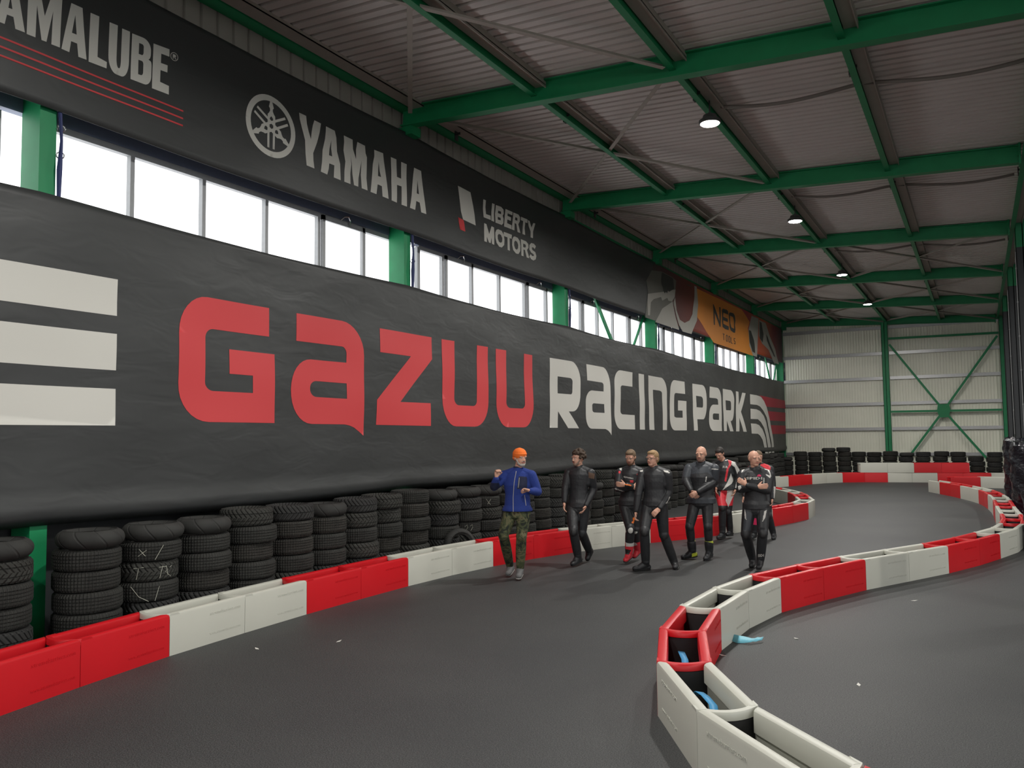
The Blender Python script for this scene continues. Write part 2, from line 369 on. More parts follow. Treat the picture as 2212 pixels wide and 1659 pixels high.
for k, (a, c) in enumerate([((-.2, 19.0, 5.25), (-.2, 23.3, 1.2)), ((-.2, 22.1, 5.22), (-.2, 17.6, 0.3)), ((-.2, 37.88, 5.2), (-.2, 40.5, 2.3)), ((-.2, 40.1, 5.3), (-.2, 36.3, 1.3))]):
    b = MB(); a = Vector(a); c = Vector(c); d = (a-c).normalized(); a = a+d*1.4
    b.bar(c, a, .10 if k % 2 == 0 else .06, .05, up=Vector((1, 0, 0)))
    tag(b.build('wall_brace', M_GREEN), ['wide green diagonal brace crossing the third window band', 'thin green diagonal brace crossing the third window band', 'wide green diagonal brace in the farthest window band', 'thin green diagonal brace in the farthest window band'][k], 'brace', 'wall braces')
# hanging cables under the deck
for k, Y in enumerate((12.6, 18.25, 24.4)):
    b = MB(); pts = []
    for i in range(25):
        u = i/24; x = 4.7+u*4.1; pts.append((x, Y, zr(x, 7.36)-.02-.07*math.sin(PI*((u*2) % 1))-.02*math.sin(9*u)))
    b.tube(pts, .028, 6); tag(b.build('power_cable', mat('grey_cable', (.20, .18, .16), .7)), 'dark cable sagging under the roof deck toward the %s lamp' % ordn(k+1), 'cable', 'cables to the lamps')
# lamps
LZ = 6.74
lamps = [(4.62, 12.25), (4.62, 19.0), (4.62, 26.3), (4.62, 32.9)]
hid = [(4.62, 5.5), (4.62, -1), (13.5, 8), (13.5, 16), (13.5, 24), (13.5, 32)]
def make_lamp():
    t = empty('high_bay_lamp', (0, 0, 0), 'x', 'lamp', 'round lamps in a row under the roof')
    b = MB(); b.lathe([(0, .0), (.15, .0), (.165, .01), (.165, .05), (.12, .07), (.10, .13), (0.02, .14)], 32, closed=False); b.build('housing', M_LAMPH, t, True)
    b = MB(); b.lathe([(0, -.012), (.13, -.012), (.145, -.002)], 32, closed=False); b.build('lens', M_LENS, t)
    b = MB(); b.tube([(0, 0, .13), (0, 0, .36)], .012, 6); b.lathe([(.03, .13), (.03, .17), (.0, .17)], 12, closed=False); b.build('hanger', M_LAMPH, t)
    return t
L0 = make_lamp(); ld = bpy.data.lights.new('lamp_light', 'AREA'); ld.shape = 'DISK'; ld.size = .28; ld.energy = LAMP_POWER; ld.color = (1, .975, .93); ld.spread = PI*.97
for i, (x, y) in enumerate(lamps+hid):
    if i: 
        t = L0.copy(); C.objects.link(t)
        for ch in L0.children:
            if ch.type == 'MESH': c = ch.copy(); C.objects.link(c); c.parent = t
    else: t = L0
    t.location = (x, y, LZ)
    t['label'] = ('glowing round lamp under the roof, %s from the camera' % ordn(i+1)) if i < 4 else 'glowing round roof lamp outside the picture, lamp %s' % ordn(i-3)
    t['group'] = 'round lamps in a row under the roof' if i < 4 else 'roof lamps outside the picture'
for i, (x, y) in enumerate(lamps+hid):
    lo = bpy.data.objects.new('lamp_light', ld); C.objects.link(lo); lo.location = (x, y, LZ-.02)

# end wall steelwork
t = empty('steel_column', (4.47, YE, 0), 'green steel column in the middle of the end wall', 'column')
b = MB(); b.box((4.34, YE-.16, 0), (4.6, YE-.14, 7.0)); b.box((4.34, YE+.02, 0), (4.6, YE+.04, 7.0)); b.box((4.46, YE-.16, 0), (4.48, YE+.04, 7.0)); b.box((4.34, YE-.16, 0), (4.355, YE+.04, 7)); rebase((4.47, YE, 0), b.build('post', M_GREEN, t))
for i, z in enumerate((6.69, 5.51, 4.38, 3.23, 2.09, .95)):
    for j, (xa, xb) in enumerate(((-.1, 4.33), (4.62, 8.94))):
        b = MB(); b.box((xa, YE+.05, z-.0), (xb, YE+.065, z+.14)); b.box((xa, YE+.06, z), (xb, YE+.13, z+.012)); b.box((xa, YE+.06, z+.128), (xb, YE+.13, z+.14))
        tag(b.build('wall_girt', M_GALV), 'galvanised horizontal rail on the end wall, %s half, %s from the top' % (('left', 'right')[j], ordn(i+1)), 'rail', 'rails on the end wall')
t = empty('cross_brace', (6.72, YE-.1, 2.92), 'green X-shaped steel brace on the right half of the end wall', 'brace')
for A_, B_ in (((4.66, 5.95), (6.72, 2.92)), ((8.86, 6.05), (6.72, 2.92)), ((6.72, 2.92), (4.66, .06)), ((6.72, 2.92), (8.84, .06)), ((4.62, 2.92), (8.92, 2.90)), ((4.62, 6.22), (8.92, 6.18))):
    b = MB(); b.bar((A_[0], YE-.1, A_[1]), (B_[0], YE-.1, B_[1]), .09, .10, up=Vector((0, 1, 0))); rebase(t.location, b.build('arm', M_GREEN, t))
b = MB(); zc = 2.92; b.add([(x, y, z) for y in (YE-.17, YE-.15) for x, z in ((6.5, zc+.28), (6.94, zc+.28), (6.98, zc), (6.9, zc-.3), (6.54, zc-.3), (6.46, zc))], [(0, 1, 2, 3, 4, 5), (11, 10, 9, 8, 7, 6)]+[(i, (i+1) % 6, 6+(i+1) % 6, 6+i) for i in range(6)]); rebase(t.location, b.build('gusset_plate', M_GREEN, t))

# ---------------------------------------------------------------- banners
def wave(y, z, up):
    d = .010*math.sin(1.7*y+1.1*z)+.007*math.sin(3.3*y-2.3*z+1)+.004*math.sin(7.1*z+.9*y)
    if up: d += .012*math.sin(2.6*z+.6*y)*(1 if y < 14 else .3)
    z0, z1 = (5.34, 7.0) if up else (1.19, 4.49)
    e = max(0, min(1, (z-z0)/.3))*max(0, min(1, (z1-z)/.2))
    return .03+d*(.3+.7*e)
def bottom_z(y, up):
    k = ((y-4.72) % 6)/6
    return (5.34+.03*math.sin(PI*k)*-1) if up else 1.19+.035*math.sin(PI*k)*-1
def banner(name, label, y0, y1, z1, up):
    b = MB(); ny = int((y1-y0)/.12); zs = []
    zb = 5.34 if up else 1.19
    nz = int((z1-zb)/.09); vs = []
    prof = [(0, u/nz) for u in range(nz+1)]
    for i in range(ny+1):
        y = y0+(y1-y0)*i/ny; bz = bottom_z(y, up)
        k = ((y-4.72) % 6)/6
        for j in range(nz+1):
            z = bz+(z1-bz)*j/nz
            if j == nz: z = z1-(.05 if not up else .04)*math.sin(PI*k)
            h = z-bz; x = wave(y, z, up)
            if not up and h < .26: x += .045*math.sin(PI*min(1, h/.26))**1.5-(.03*(1-h/.1) if h < .1 else 0)
            vs.append((x, y, z))
    n = nz+1; b.add(vs, [(i*n+j, (i+1)*n+j, (i+1)*n+j+1, i*n+j+1) for i in range(ny) for j in range(nz)])
    o = b.build(name, M_BAN, None, True); sm = o.modifiers.new('thickness', 'SOLIDIFY'); sm.thickness = .004; sm.offset = -1
    return tag(o, label, 'banner')
BU = banner('advertising_banner', 'long black advertising banner above the windows with sponsor names', -3.0, 40.35, 7.0, True)
BL = banner('advertising_banner', 'huge black banner below the windows with red and white racing park lettering', -3.0, 40.5, 4.47, False)

def corner(a, p, c, r1, r2, n=8):
    a, p, c = Vector(a), Vector(p), Vector(c)
    A = p+(a-p).normalized()*r1; B = p+(c-p).normalized()*r2; k = .5523
    A2 = A+(p-A)*k; B2 = B+(p-B)*k; out = []
    for i in range(n+1):
        t = i/n; out.append(A*(1-t)**3+A2*3*t*(1-t)**2+B2*3*t*t*(1-t)+B*t**3)
    return out
def expand(pl):
    out = []; n = len(pl)
    for i, p in enumerate(pl):
        if len(p) > 2:
            r2 = p[3] if len(p) > 3 else p[2]
            out += corner(pl[i-1][:2], p[:2], pl[(i+1) % n][:2], p[2], r2)
        else: out.append(Vector(p))
    return out
def Zm(x0, y0, s): return lambda p: (x0+p[0]/s, y0+p[1]/s)
def print_on(parent, name, polys, mt, tf, up, off=.007, world=False, label=None, cell=.12):
    # polys: [(outer, [holes])] traced outlines of the print, laid on the banner cloth
    bm = bmesh.new()
    for outer, holes in polys:
        es = []
        for loop in [outer]+holes:
            pts = expand(loop)
            if world: w = [(0, p[0], p[1]) for p in pts]
            else: w = [wall_at(*tf(p)) for p in pts]
            vs = [bm.verts.new((0, q[1], q[2])) for q in w]
            es += [bm.edges.new((vs[i], vs[(i+1) % len(vs)])) for i in range(len(vs))]
        bmesh.ops.triangle_fill(bm, edges=es, use_beauty=True, use_dissolve=False, normal=(1, 0, 0))
    ys = [v.co.y for v in bm.verts]; zs = [v.co.z for v in bm.verts]
    y = min(ys)
    while y < max(ys): bmesh.ops.bisect_plane(bm, geom=bm.verts[:]+bm.edges[:]+bm.faces[:], plane_co=(0, y, 0), plane_no=(0, 1, 0)); y += cell
    z = min(zs)
    while z < max(zs): bmesh.ops.bisect_plane(bm, geom=bm.verts[:]+bm.edges[:]+bm.faces[:], plane_co=(0, 0, z), plane_no=(0, 0, 1)); z += cell
    for v in bm.verts: v.co.x = wave(v.co.y, v.co.z, up)+off
    for f in bm.faces:
        if f.normal.x < 0: f.normal_flip()
        f.smooth = True
    me = bpy.data.meshes.new(name); bm.to_mesh(me); bm.free(); me.materials.append(mt)
    o = bpy.data.objects.new(name, me); C.objects.link(o); o.parent = parent
    if label: o['label'] = label
    return o
A = Zm(300, 600, 3.16); U = Zm(930, 720, 7.212); RC = Zm(1170, 750, 7.9); NG = Zm(1400, 790, 7.1355)
G_ = ([(879, 208), (256, 102, 195, 270), (250, 982, 265, 210), (912, 992), (914, 524), (604, 489), (603, 656), (762, 669), (762, 788), (435, 771, 60, 60), (438, 345, 65, 55), (879, 403)], [])
a_ = ([(1062, 243), (1520, 321, 150, 215), (1521, 1078), (1490, 1050), (1455, 1022), (1425, 1008), (1390, 1001), (1024, 996, 150, 235), (1026, 545, 215, 140), (1405, 581), (1406, 474, 50, 35), (1062, 431)], [[(1405, 722), (1158, 702, 45, 50), (1160, 812, 50, 45), (1406, 827)]])
Z_ = ([(1628, 346), (1992, 407), (1992, 557), (1771, 848), (1978, 857), (1977, 1012), (1606, 1004), (1608, 833), (1845, 537), (1628, 509)], [])
U1 = ([(155, 92), (346, 123), (354, 1118, 110, 75), (703, 1136, 55, 80), (695, 188), (864, 215), (876, 1457, 380, 210), (163, 1448, 220, 430)], [])
U2 = ([(986, 242), (1143, 268), (1148, 1163, 95, 70), (1447, 1175, 50, 75), (1432, 318), (1568, 342), (1583, 1467, 360, 160), (995, 1463, 185, 400)], [])
print_on(BL, 'red_lettering', [G_, a_, Z_], M_PRED, A, False); print_on(BL, 'red_lettering', [U1, U2], M_PRED, U, False)
R_ = ([(111, 182), (628, 265, 150, 330), (630, 1100, 300, 130), (437, 1096), (610, 1384), (432, 1382), (262, 1093), (262, 1376), (125, 1375), (118, 800)], [[(247, 498), (500, 533, 45, 60), (500, 808, 60, 25), (256, 788)]])
a2 = ([(735, 290), (1148, 360, 120, 300), (1170, 1505), (1150, 1470), (1110, 1425), (1060, 1397), (720, 1388, 110, 250), (722, 730, 200, 110), (1038, 758), (1040, 607, 45, 35), (742, 567)], [[(1048, 972), (838, 955, 38, 40), (840, 1112, 45, 38), (1050, 1123)]])
C_ = ([(1524, 432), (1220, 378, 100, 230), (1225, 1397, 260, 115), (1568, 1404), (1563, 1160), (1333, 1143, 40, 60), (1325, 648, 50, 35), (1528, 676)], [])
I_ = ([(1628, 450), (1718, 467), (1740, 1407), (1650, 1406)], [])
print_on(BL, 'white_lettering', [R_, a2, C_, I_], M_PWHITE, RC, False)
N_ = ([(-20, 150), (268, 198, 85, 250), (283, 992), (213, 992), (198, 388, 35, 45), (62, 370), (76, 990), (1, 988)], [])
G2 = ([(543, 248), (318, 212, 70, 170), (322, 997, 230, 80), (576, 998), (566, 547), (442, 535), (442, 690), (507, 693), (507, 803), (388, 800, 40, 25), (385, 418, 45, 25), (545, 437)], [])
P_ = ([(669, 275), (885, 308, 70, 220), (888, 828, 200, 50), (742, 825), (746, 1000), (686, 1000)], [[(728, 463), (828, 480, 28, 50), (830, 648, 40, 15), (734, 640)]])
a3 = ([(927, 320), (1110, 352, 65, 200), (1122, 1007), (927, 1003, 60, 170), (930, 597, 140, 60), (1060, 603), (1055, 505, 28, 35), (930, 493)], [[(1068, 740), (978, 735, 18, 30), (980, 832, 30, 18), (1072, 836)]])
R2 = ([(1134, 355), (1308, 385, 55, 170), (1312, 855, 190, 45), (1255, 850), (1310, 1012), (1252, 1011), (1198, 850), (1198, 1008), (1155, 1008)], [[(1185, 532), (1263, 545, 18, 40), (1268, 690, 40, 12), (1192, 685)]])
K_ = ([(1333, 395), (1375, 402), (1382, 605), (1438, 415), (1489, 425), (1415, 710), (1504, 1018), (1450, 1017), (1390, 800), (1392, 1012), (1348, 1012)], [])
print_on(BL, 'white_lettering', [N_, G2, P_, a3, R2, K_], M_PWHITE, NG, False)
print_on(BL, 'red_stripes', [([(1690, 455), (2095, 538), (2103, 662), (1800, 630), (1770, 545), (1735, 490)], []), ([(1820, 698), (2100, 725), (2103, 858), (1860, 845)], []), ([(1870, 915), (2105, 925), (2105, 1052), (1890, 1052)], [])], M_PDRED, NG, False, .011)
s1 = ([(1558, 438), (1650, 455), (1720, 480), (1770, 545), (1810, 640), (1860, 830), (1895, 1030), (1920, 1230), (1931, 1374), (1895, 1376), (1880, 1180), (1850, 990), (1805, 800), (1755, 690), (1710, 630), (1660, 605), (1562, 593)], [])
s2 = ([(1564, 662), (1650, 672), (1710, 700), (1760, 770), (1800, 880), (1840, 1040), (1870, 1230), (1885, 1382), (1845, 1382), (1830, 1240), (1800, 1080), (1765, 950), (1725, 870), (1680, 825), (1568, 820)], [])
s3 = ([(1568, 890), (1650, 895), (1700, 915), (1745, 980), (1790, 1110), (1815, 1240), (1836, 1382), (1796, 1382), (1775, 1250), (1745, 1140), (1710, 1075), (1680, 1050), (1576, 1045)], [])
print_on(BL, 'white_curved_stripes', [s1, s2, s3], M_PWHITE, NG, False, .015)
print_on(BL, 'white_stripes', [([(1.0, a), (5.548, a), (5.548, c), (1.0, c)], []) for a, c in ((3.335, 3.728), (2.751, 3.141), (2.165, 2.554))], M_PWHITE, None, False, world=True)
YL = Zm(0, 0, 3.16)
yl = [([(-230, -230), (-170, -205), (-130, -80), (-100, -180), (-45, -158), (-105, 30), (-105, 125), (-160, 102), (-160, 8)], []),
 ([(30, -130), (95, -105), (150, 230), (85, 206), (72, 125), (28, 108), (12, 172), (-50, 148)], [[(52, -20), (65, 72), (38, 62)]]),
 ([(175, -112), (245, -85), (286, 118), (338, -48), (404, -22), (392, 331), (333, 309), (343, 85), (299, 293), (265, 281), (232, 45), (223, 263), (162, 240)], []),
 ([(465, 30), (543, 64), (578, 413), (521, 393), (512, 303), (470, 287), (458, 362), (403, 339)], [[(495, 110), (508, 243), (475, 230)]]),
 ([(599, 95), (660, 120), (654, 393), (718, 428), (716, 471), (592, 425)], []),
 ([(732, 158), (789, 180), (783, 462, 60, 15), (813, 475, 12, 60), (819, 200), (873, 222), (867, 545, 120, 55), (727, 490, 60, 110)], []),
 ([(888, 233), (1018, 285, 60, 70), (1015, 400, 25, 10), (1000, 412), (1022, 430, 10, 30), (1018, 597, 70, 50), (879, 543)], [[(936, 298), (968, 312, 12, 15), (966, 385, 20, 12), (934, 372)], [(933, 412), (967, 425, 12, 20), (964, 522, 25, 15), (931, 510)]]),
 ([(1033, 302), (1140, 343), (1139, 393), (1085, 372), (1083, 435), (1128, 452), (1127, 500), (1081, 483), (1079, 563), (1139, 592), (1138, 650), (1024, 606)], [])]
def ringp(cx, cy, rx, ry, n=28, sk=0): return [(cx+rx*math.cos(2*PI*i/n), cy+ry*math.sin(2*PI*i/n)+sk*rx*math.cos(2*PI*i/n)) for i in range(n)]
yl += [(ringp(1172, 393, 26, 29, sk=.3), [ringp(1172, 393, 22, 25, sk=.3)]), ([(1162, 374), (1180, 381), (1184, 392), (1178, 400), (1186, 414), (1179, 411), (1172, 398), (1167, 396), (1167, 408), (1162, 406)], [])]
print_on(BU, 'white_lettering', yl, M_PWHITE, YL, True)
print_on(BU, 'red_lines', [([(1.0, z), (6.353, z), (6.353, z-.019), (1.0, z-.019)], []) for z in (5.863, 5.774, 5.689)], M_PRED, None, True, world=True)
cy, cz, rr = 7.716, 6.116, .41
circ = lambda r, n=48: [(cy+r*math.cos(2*PI*i/n)*1.04, cz+r*math.sin(2*PI*i/n)) for i in range(n)]
print_on(BU, 'round_emblem', [(circ(rr), [circ(rr*.81)])], M_PWHITE, None, True, world=True, cell=.1)
fk = []
for q in range(3):
    a = 2*PI*q/3
    def T(p): x, y = p; return (cy+(x*math.cos(a)-y*math.sin(a))*rr*1.04, cz+(x*math.sin(a)+y*math.cos(a))*rr)
    fk.append(([T(p) for p in ((0, .96), (.10, .62), (.06, .58), (.055, .50), (.10, .42), (.15, .36), (.155, .18), (.145, -.72), (.065, -.72), (.075, .18), (.06, .27), (0, .33), (-.06, .27), (-.075, .18), (-.065, -.72), (-.145, -.72), (-.155, .18), (-.15, .36), (-.10, .42), (-.055, .50), (-.06, .58), (-.10, .62))], []))
for i, p in enumerate(fk): print_on(BU, 'fork_emblem', [p], M_PWHITE, None, True, off=.0055+.0006*i, world=True, cell=.1)
YM = Zm(640, 220, 6.637)
ym = [([(0, 165), (102, 212), (108, 330), (130, 440), (161, 548), (175, 440), (195, 350), (224, 273), (322, 320), (295, 450), (250, 600), (197, 745), (203, 850), (220, 965), (105, 920), (85, 750), (75, 560), (30, 380), (5, 260)], []),
 ([(397, 358), (530, 420), (550, 520), (553, 720), (598, 900), (606, 1130), (506, 1090), (512, 918), (438, 890), (430, 970), (410, 1050), (315, 1008), (330, 870), (335, 700), (375, 540), (390, 440)], [[(470, 558), (465, 680), (480, 792), (432, 773), (440, 680)]]),
 ([(668, 485), (798, 545), (797, 680), (835, 830), (842, 690), (868, 577), (977, 632), (980, 740), (996, 800), (988, 900), (975, 1100), (990, 1277), (907, 1245), (895, 1050), (913, 845), (885, 980), (862, 1100), (857, 1223), (797, 1200), (775, 1040), (768, 880), (757, 775), (761, 900), (745, 1040), (747, 1185), (658, 1150), (660, 1000), (675, 860), (652, 700), (668, 580)], []),
 ([(1107, 690), (1230, 740), (1238, 860), (1262, 1100), (1295, 1397), (1207, 1362), (1195, 1215), (1135, 1188), (1118, 1330), (1033, 1297), (1055, 1080), (1075, 900), (1105, 780)], [[(1162, 860), (1170, 1000), (1187, 1085), (1142, 1068), (1150, 960)]]),
 ([(1338, 795), (1416, 830), (1420, 1080), (1482, 1107), (1485, 865), (1564, 900), (1560, 1100), (1564, 1507), (1485, 1478), (1485, 1217), (1418, 1195), (1417, 1450), (1340, 1417), (1335, 1150), (1340, 1000)], []),
 ([(1671, 948), (1772, 995), (1790, 1150), (1834, 1615), (1763, 1588), (1745, 1450), (1697, 1425), (1680, 1553), (1606, 1523), (1630, 1350), (1650, 1150)], [[(1722, 1125), (1738, 1330), (1706, 1315)]])]
print_on(BU, 'white_lettering', ym, M_PWHITE, YM, True)
LM = Zm(960, 380, 8.295)
lm = [([(205, 180), (440, 300), (500, 540), (530, 700), (547, 890), (305, 785), (270, 640), (250, 460), (230, 320)], []),
 ([(680, 422), (727, 440), (722, 560), (737, 685), (818, 715), (822, 792), (697, 740), (680, 590)], []), ([(837, 492), (880, 510), (872, 680), (880, 823), (832, 803), (828, 640)], []),
 ([(902, 525), (990, 560), (1030, 610), (1035, 680), (1018, 720), (1035, 770), (1035, 850), (1010, 882), (903, 838), (890, 680)], [[(942, 625), (990, 645), (992, 690), (938, 670)], [(937, 735), (985, 755), (990, 800), (940, 785)]]),
 ([(1063, 598), (1188, 655), (1180, 712), (1100, 675), (1097, 720), (1160, 750), (1158, 812), (1097, 785), (1095, 850), (1175, 890), (1175, 960), (1050, 908), (1053, 720)], []),
 ([(1198, 660), (1290, 700), (1318, 750), (1315, 820), (1290, 870), (1335, 1027), (1285, 1010), (1255, 865), (1225, 850), (1228, 980), (1180, 962), (1188, 800)], [[(1235, 745), (1270, 760), (1272, 810), (1228, 795)]]),
 ([(1335, 738), (1455, 787), (1453, 852), (1415, 835), (1405, 940), (1420, 1062), (1372, 1045), (1370, 930), (1375, 815), (1330, 795)], []),
 ([(1462, 800), (1492, 812), (1525, 930), (1560, 850), (1597, 858), (1555, 1000), (1555, 1120), (1515, 1105), (1512, 1000), (1475, 900)], []),
 ([(706, 847), (745, 865), (790, 1045), (835, 903), (878, 925), (880, 1080), (870, 1238), (830, 1220), (825, 1110), (805, 1208), (775, 1195), (742, 1090), (738, 1190), (692, 1172), (698, 1000)], []),
 ([(950, 957), (1010, 985), (1050, 1060), (1062, 1150), (1055, 1240), (1010, 1285), (960, 1270), (915, 1200), (898, 1110), (898, 1020), (920, 968)], [[(960, 1040), (1000, 1060), (1022, 1120), (1018, 1180), (995, 1202), (960, 1185), (940, 1130), (940, 1070)]]),
 ([(1045, 1003), (1187, 1060), (1183, 1130), (1148, 1118), (1153, 1345), (1112, 1328), (1108, 1105), (1052, 1080)], []),
 ([(1240, 1087), (1295, 1115), (1330, 1170), (1345, 1260), (1342, 1350), (1310, 1402), (1265, 1392), (1215, 1330), (1195, 1240), (1197, 1140), (1215, 1095)], [[(1250, 1160), (1285, 1185), (1305, 1240), (1302, 1300), (1280, 1325), (1250, 1305), (1232, 1250), (1232, 1190)]]),
 ([(1347, 1135), (1440, 1175), (1480, 1225), (1485, 1290), (1460, 1330), (1500, 1478), (1455, 1465), (1425, 1330), (1400, 1320), (1400, 1443), (1362, 1428), (1360, 1280)], [[(1393, 1215), (1430, 1230), (1442, 1262), (1430, 1290), (1393, 1275)]]),
 ([(1608, 1265), (1590, 1315), (1560, 1280), (1540, 1290), (1550, 1330), (1600, 1370), (1618, 1440), (1605, 1500), (1570, 1520), (1530, 1495), (1500, 1445), (1520, 1405), (1550, 1440), (1575, 1440), (1575, 1410), (1530, 1375), (1500, 1320), (1500, 1240), (1530, 1205), (1575, 1220)], [])]
print_on(BU, 'white_lettering', lm, M_PWHITE, LM, True, label='white flag and two-line lettering')
print_on(BU, 'red_flag_tip', [([(212, 745), (300, 788), (318, 805), (328, 870), (343, 1003), (242, 965), (225, 860)], [])], M_PRED, LM, True)
# colour panel at the far end of the upper banner
def panel_mat():
    mt = mat('tool_panel_print', (.3, .05, .03), .6); nt = mt.node_tree; N = nt.nodes; L = nt.links; b_ = N['Principled BSDF']
    tc = N.new('ShaderNodeTexCoord'); sp = N.new('ShaderNodeSeparateXYZ'); L.new(tc.outputs['Object'], sp.inputs[0])
    mr = N.new('ShaderNodeMapRange'); mr.inputs[1].default_value = 22; mr.inputs[2].default_value = 40.4; L.new(sp.outputs[1], mr.inputs[0])
    r = N.new('ShaderNodeValToRGB'); cr = r.color_ramp; cr.elements[0].position = 0; cr.elements[0].color = (.05, .048, .043, 1); cr.elements[1].position = 1; cr.elements[1].color = (.02, .015, .02, 1)
    for p, c in ((.10, (.09, .03, .03)), (.22, (.16, .035, .025)), (.38, (.42, .07, .045)), (.60, (.40, .04, .06)), (.78, (.60, .12, .04)), (.90, (.20, .02, .03))):
        e = cr.elements.new(p); e.color = (*c, 1)
    L.new(mr.outputs[0], r.inputs[0]); L.new(r.outputs[0], b_.inputs['Base Color']); return mt
M_OR = mat('orange_print', (.72, .26, .035), .6, noise=.18, nscale=.5); M_DK = mat('dark_print', (.035, .038, .034), .6); M_LG = mat('light_grey_print', (.40, .39, .35), .6, noise=.1, nscale=1); M_MG = mat('mid_grey_print', (.14, .14, .12), .6, noise=.2, nscale=1)
NT = Zm(1370, 550, 5.821)
yA = wall_at(*NT((150, 600)))[1]
print_on(BU, 'coloured_panel', [([(yA, 5.36), (40.3, 5.36), (40.3, 6.96), (yA+.6, 6.96), (yA+.3, 6.4)], [])], panel_mat(), None, True, .006, world=True, cell=.15)
print_on(BU, 'orange_panel', [([(772, 425), (1340, 692), (1435, 850), (1415, 930), (1480, 1275), (985, 1108), (775, 790)], [])], M_OR, NT, True, .010, cell=.15)
print_on(BU, 'tool_picture', [([(130, 330), (200, 200), (330, 215), (470, 290), (515, 330), (505, 540), (470, 590), (330, 680), (255, 835), (120, 790), (160, 480)], [])], M_MG, NT, True, .010, cell=.15)
for pl_ in ([([(155, 495), (340, 470), (420, 452), (510, 440), (500, 530), (460, 590), (410, 580), (395, 545), (330, 580), (315, 535), (230, 560), (195, 600), (180, 765), (150, 765)], []),
  ([(245, 850), (330, 680), (470, 590), (510, 800), (550, 950)], []), ([(505, 540), (520, 700), (560, 820), (620, 860), (680, 830), (715, 750), (735, 560), (738, 395), (770, 405), (785, 640), (768, 830), (705, 1000), (592, 968), (545, 880), (480, 600)], []),
  ([(1465, 770), (1550, 805), (1545, 1090), (1530, 1290), (1480, 1270), (1435, 1150), (1425, 940), (1440, 860)], []), ([(1556, 822), (1635, 860), (1680, 1000), (1760, 1200), (1810, 1380), (1740, 1360), (1680, 1200), (1600, 1120), (1560, 1020)], [])]): print_on(BU, 'tool_picture', [pl_], M_LG, NT, True, .014, cell=.15)
for pl_ in ([([(330, 225), (470, 300), (490, 430), (440, 460), (420, 470), (405, 455), (392, 490), (375, 470), (360, 490), (345, 462), (325, 350)], []), ([(1430, 950), (1455, 960), (1490, 1080), (1505, 1240), (1470, 1220), (1435, 1100)], []), ([(1565, 840), (1590, 860), (1612, 1000), (1605, 1105), (1570, 1050)], []), ([(1640, 1000), (1660, 1040), (1760, 1290), (1740, 1280), (1650, 1080)], [])]): print_on(BU, 'tool_picture', [pl_], M_DK, NT, True, .018, cell=.15)
NE = Zm(1510, 640, 11.061)
ne = [([(312, 188), (330, 200), (450, 600), (448, 262), (475, 262), (487, 735), (465, 730), (345, 400), (354, 690), (331, 680)], []),
 ([(512, 330), (540, 298), (640, 325), (672, 365), (670, 440), (548, 392), (540, 490), (655, 540), (655, 620), (540, 575), (548, 660), (672, 725), (672, 812), (600, 790), (535, 735), (515, 600)], []),
 ([(688, 420), (715, 385), (800, 410), (835, 470), (852, 590), (835, 690), (845, 800), (835, 875), (790, 870), (720, 820), (692, 740)], [[(715, 465), (790, 500), (812, 600), (808, 780), (735, 745), (712, 650)]]),
 ([(540, 885), (582, 905), (582, 922), (568, 916), (572, 1050), (560, 1047), (556, 908), (540, 902)], []),
 ([(612, 940), (625, 920), (642, 930), (652, 960), (652, 1075), (640, 1090), (624, 1080), (612, 1050)], [[(622, 950), (632, 940), (642, 965), (642, 1065), (632, 1070), (622, 1045)]]),
 ([(668, 965), (680, 945), (700, 955), (712, 985), (712, 1100), (700, 1112), (682, 1104), (668, 1075)], [[(679, 975), (689, 965), (701, 990), (701, 1088), (690, 1092), (679, 1070)]]),
 ([(726, 980), (737, 985), (742, 1108), (772, 1124), (772, 1140), (730, 1120)], []),
 ([(845, 1010), (845, 1027), (815, 1015), (818, 1052), (845, 1080), (846, 1150), (805, 1135), (805, 1118), (834, 1128), (833, 1090), (806, 1062), (804, 1005), (820, 998)], [])]
print_on(BU, 'dark_lettering', ne, M_DK, NE, True, .015, cell=.15)

# ---------------------------------------------------------------- plastic track barriers
HB, WB, TB, BULGE = .385, .39, .078, .092
def txt_mesh(s, size, depth=.002, fat=0):
    cu = bpy.data.curves.new('t', 'FONT'); cu.body = s; cu.size = size; cu.extrude = depth; cu.offset = fat; cu.resolution_u = 1
    o = bpy.data.objects.new('t', cu); C.objects.link(o); bpy.context.view_layer.update()
    me = bpy.data.meshes.new_from_object(o.evaluated_get(bpy.context.evaluated_depsgraph_get())); bpy.data.objects.remove(o)
    xs = [v.co.x for v in me.vertices]; return me, min(xs), max(xs)
TX1 = txt_mesh('xtremebarriers.com', .052, .0010); TX2 = txt_mesh('www.xtremebarriers.com', .046, .0008)
def profile(side):
    # (distance inward from the outer face, height)
    return [(0, .0), (0, .36), (.006, .378), (.02, .385), (.058, .385), (.073, .377), (.078, .36), (.078, .255), (.052, .235), (.052, .0)]
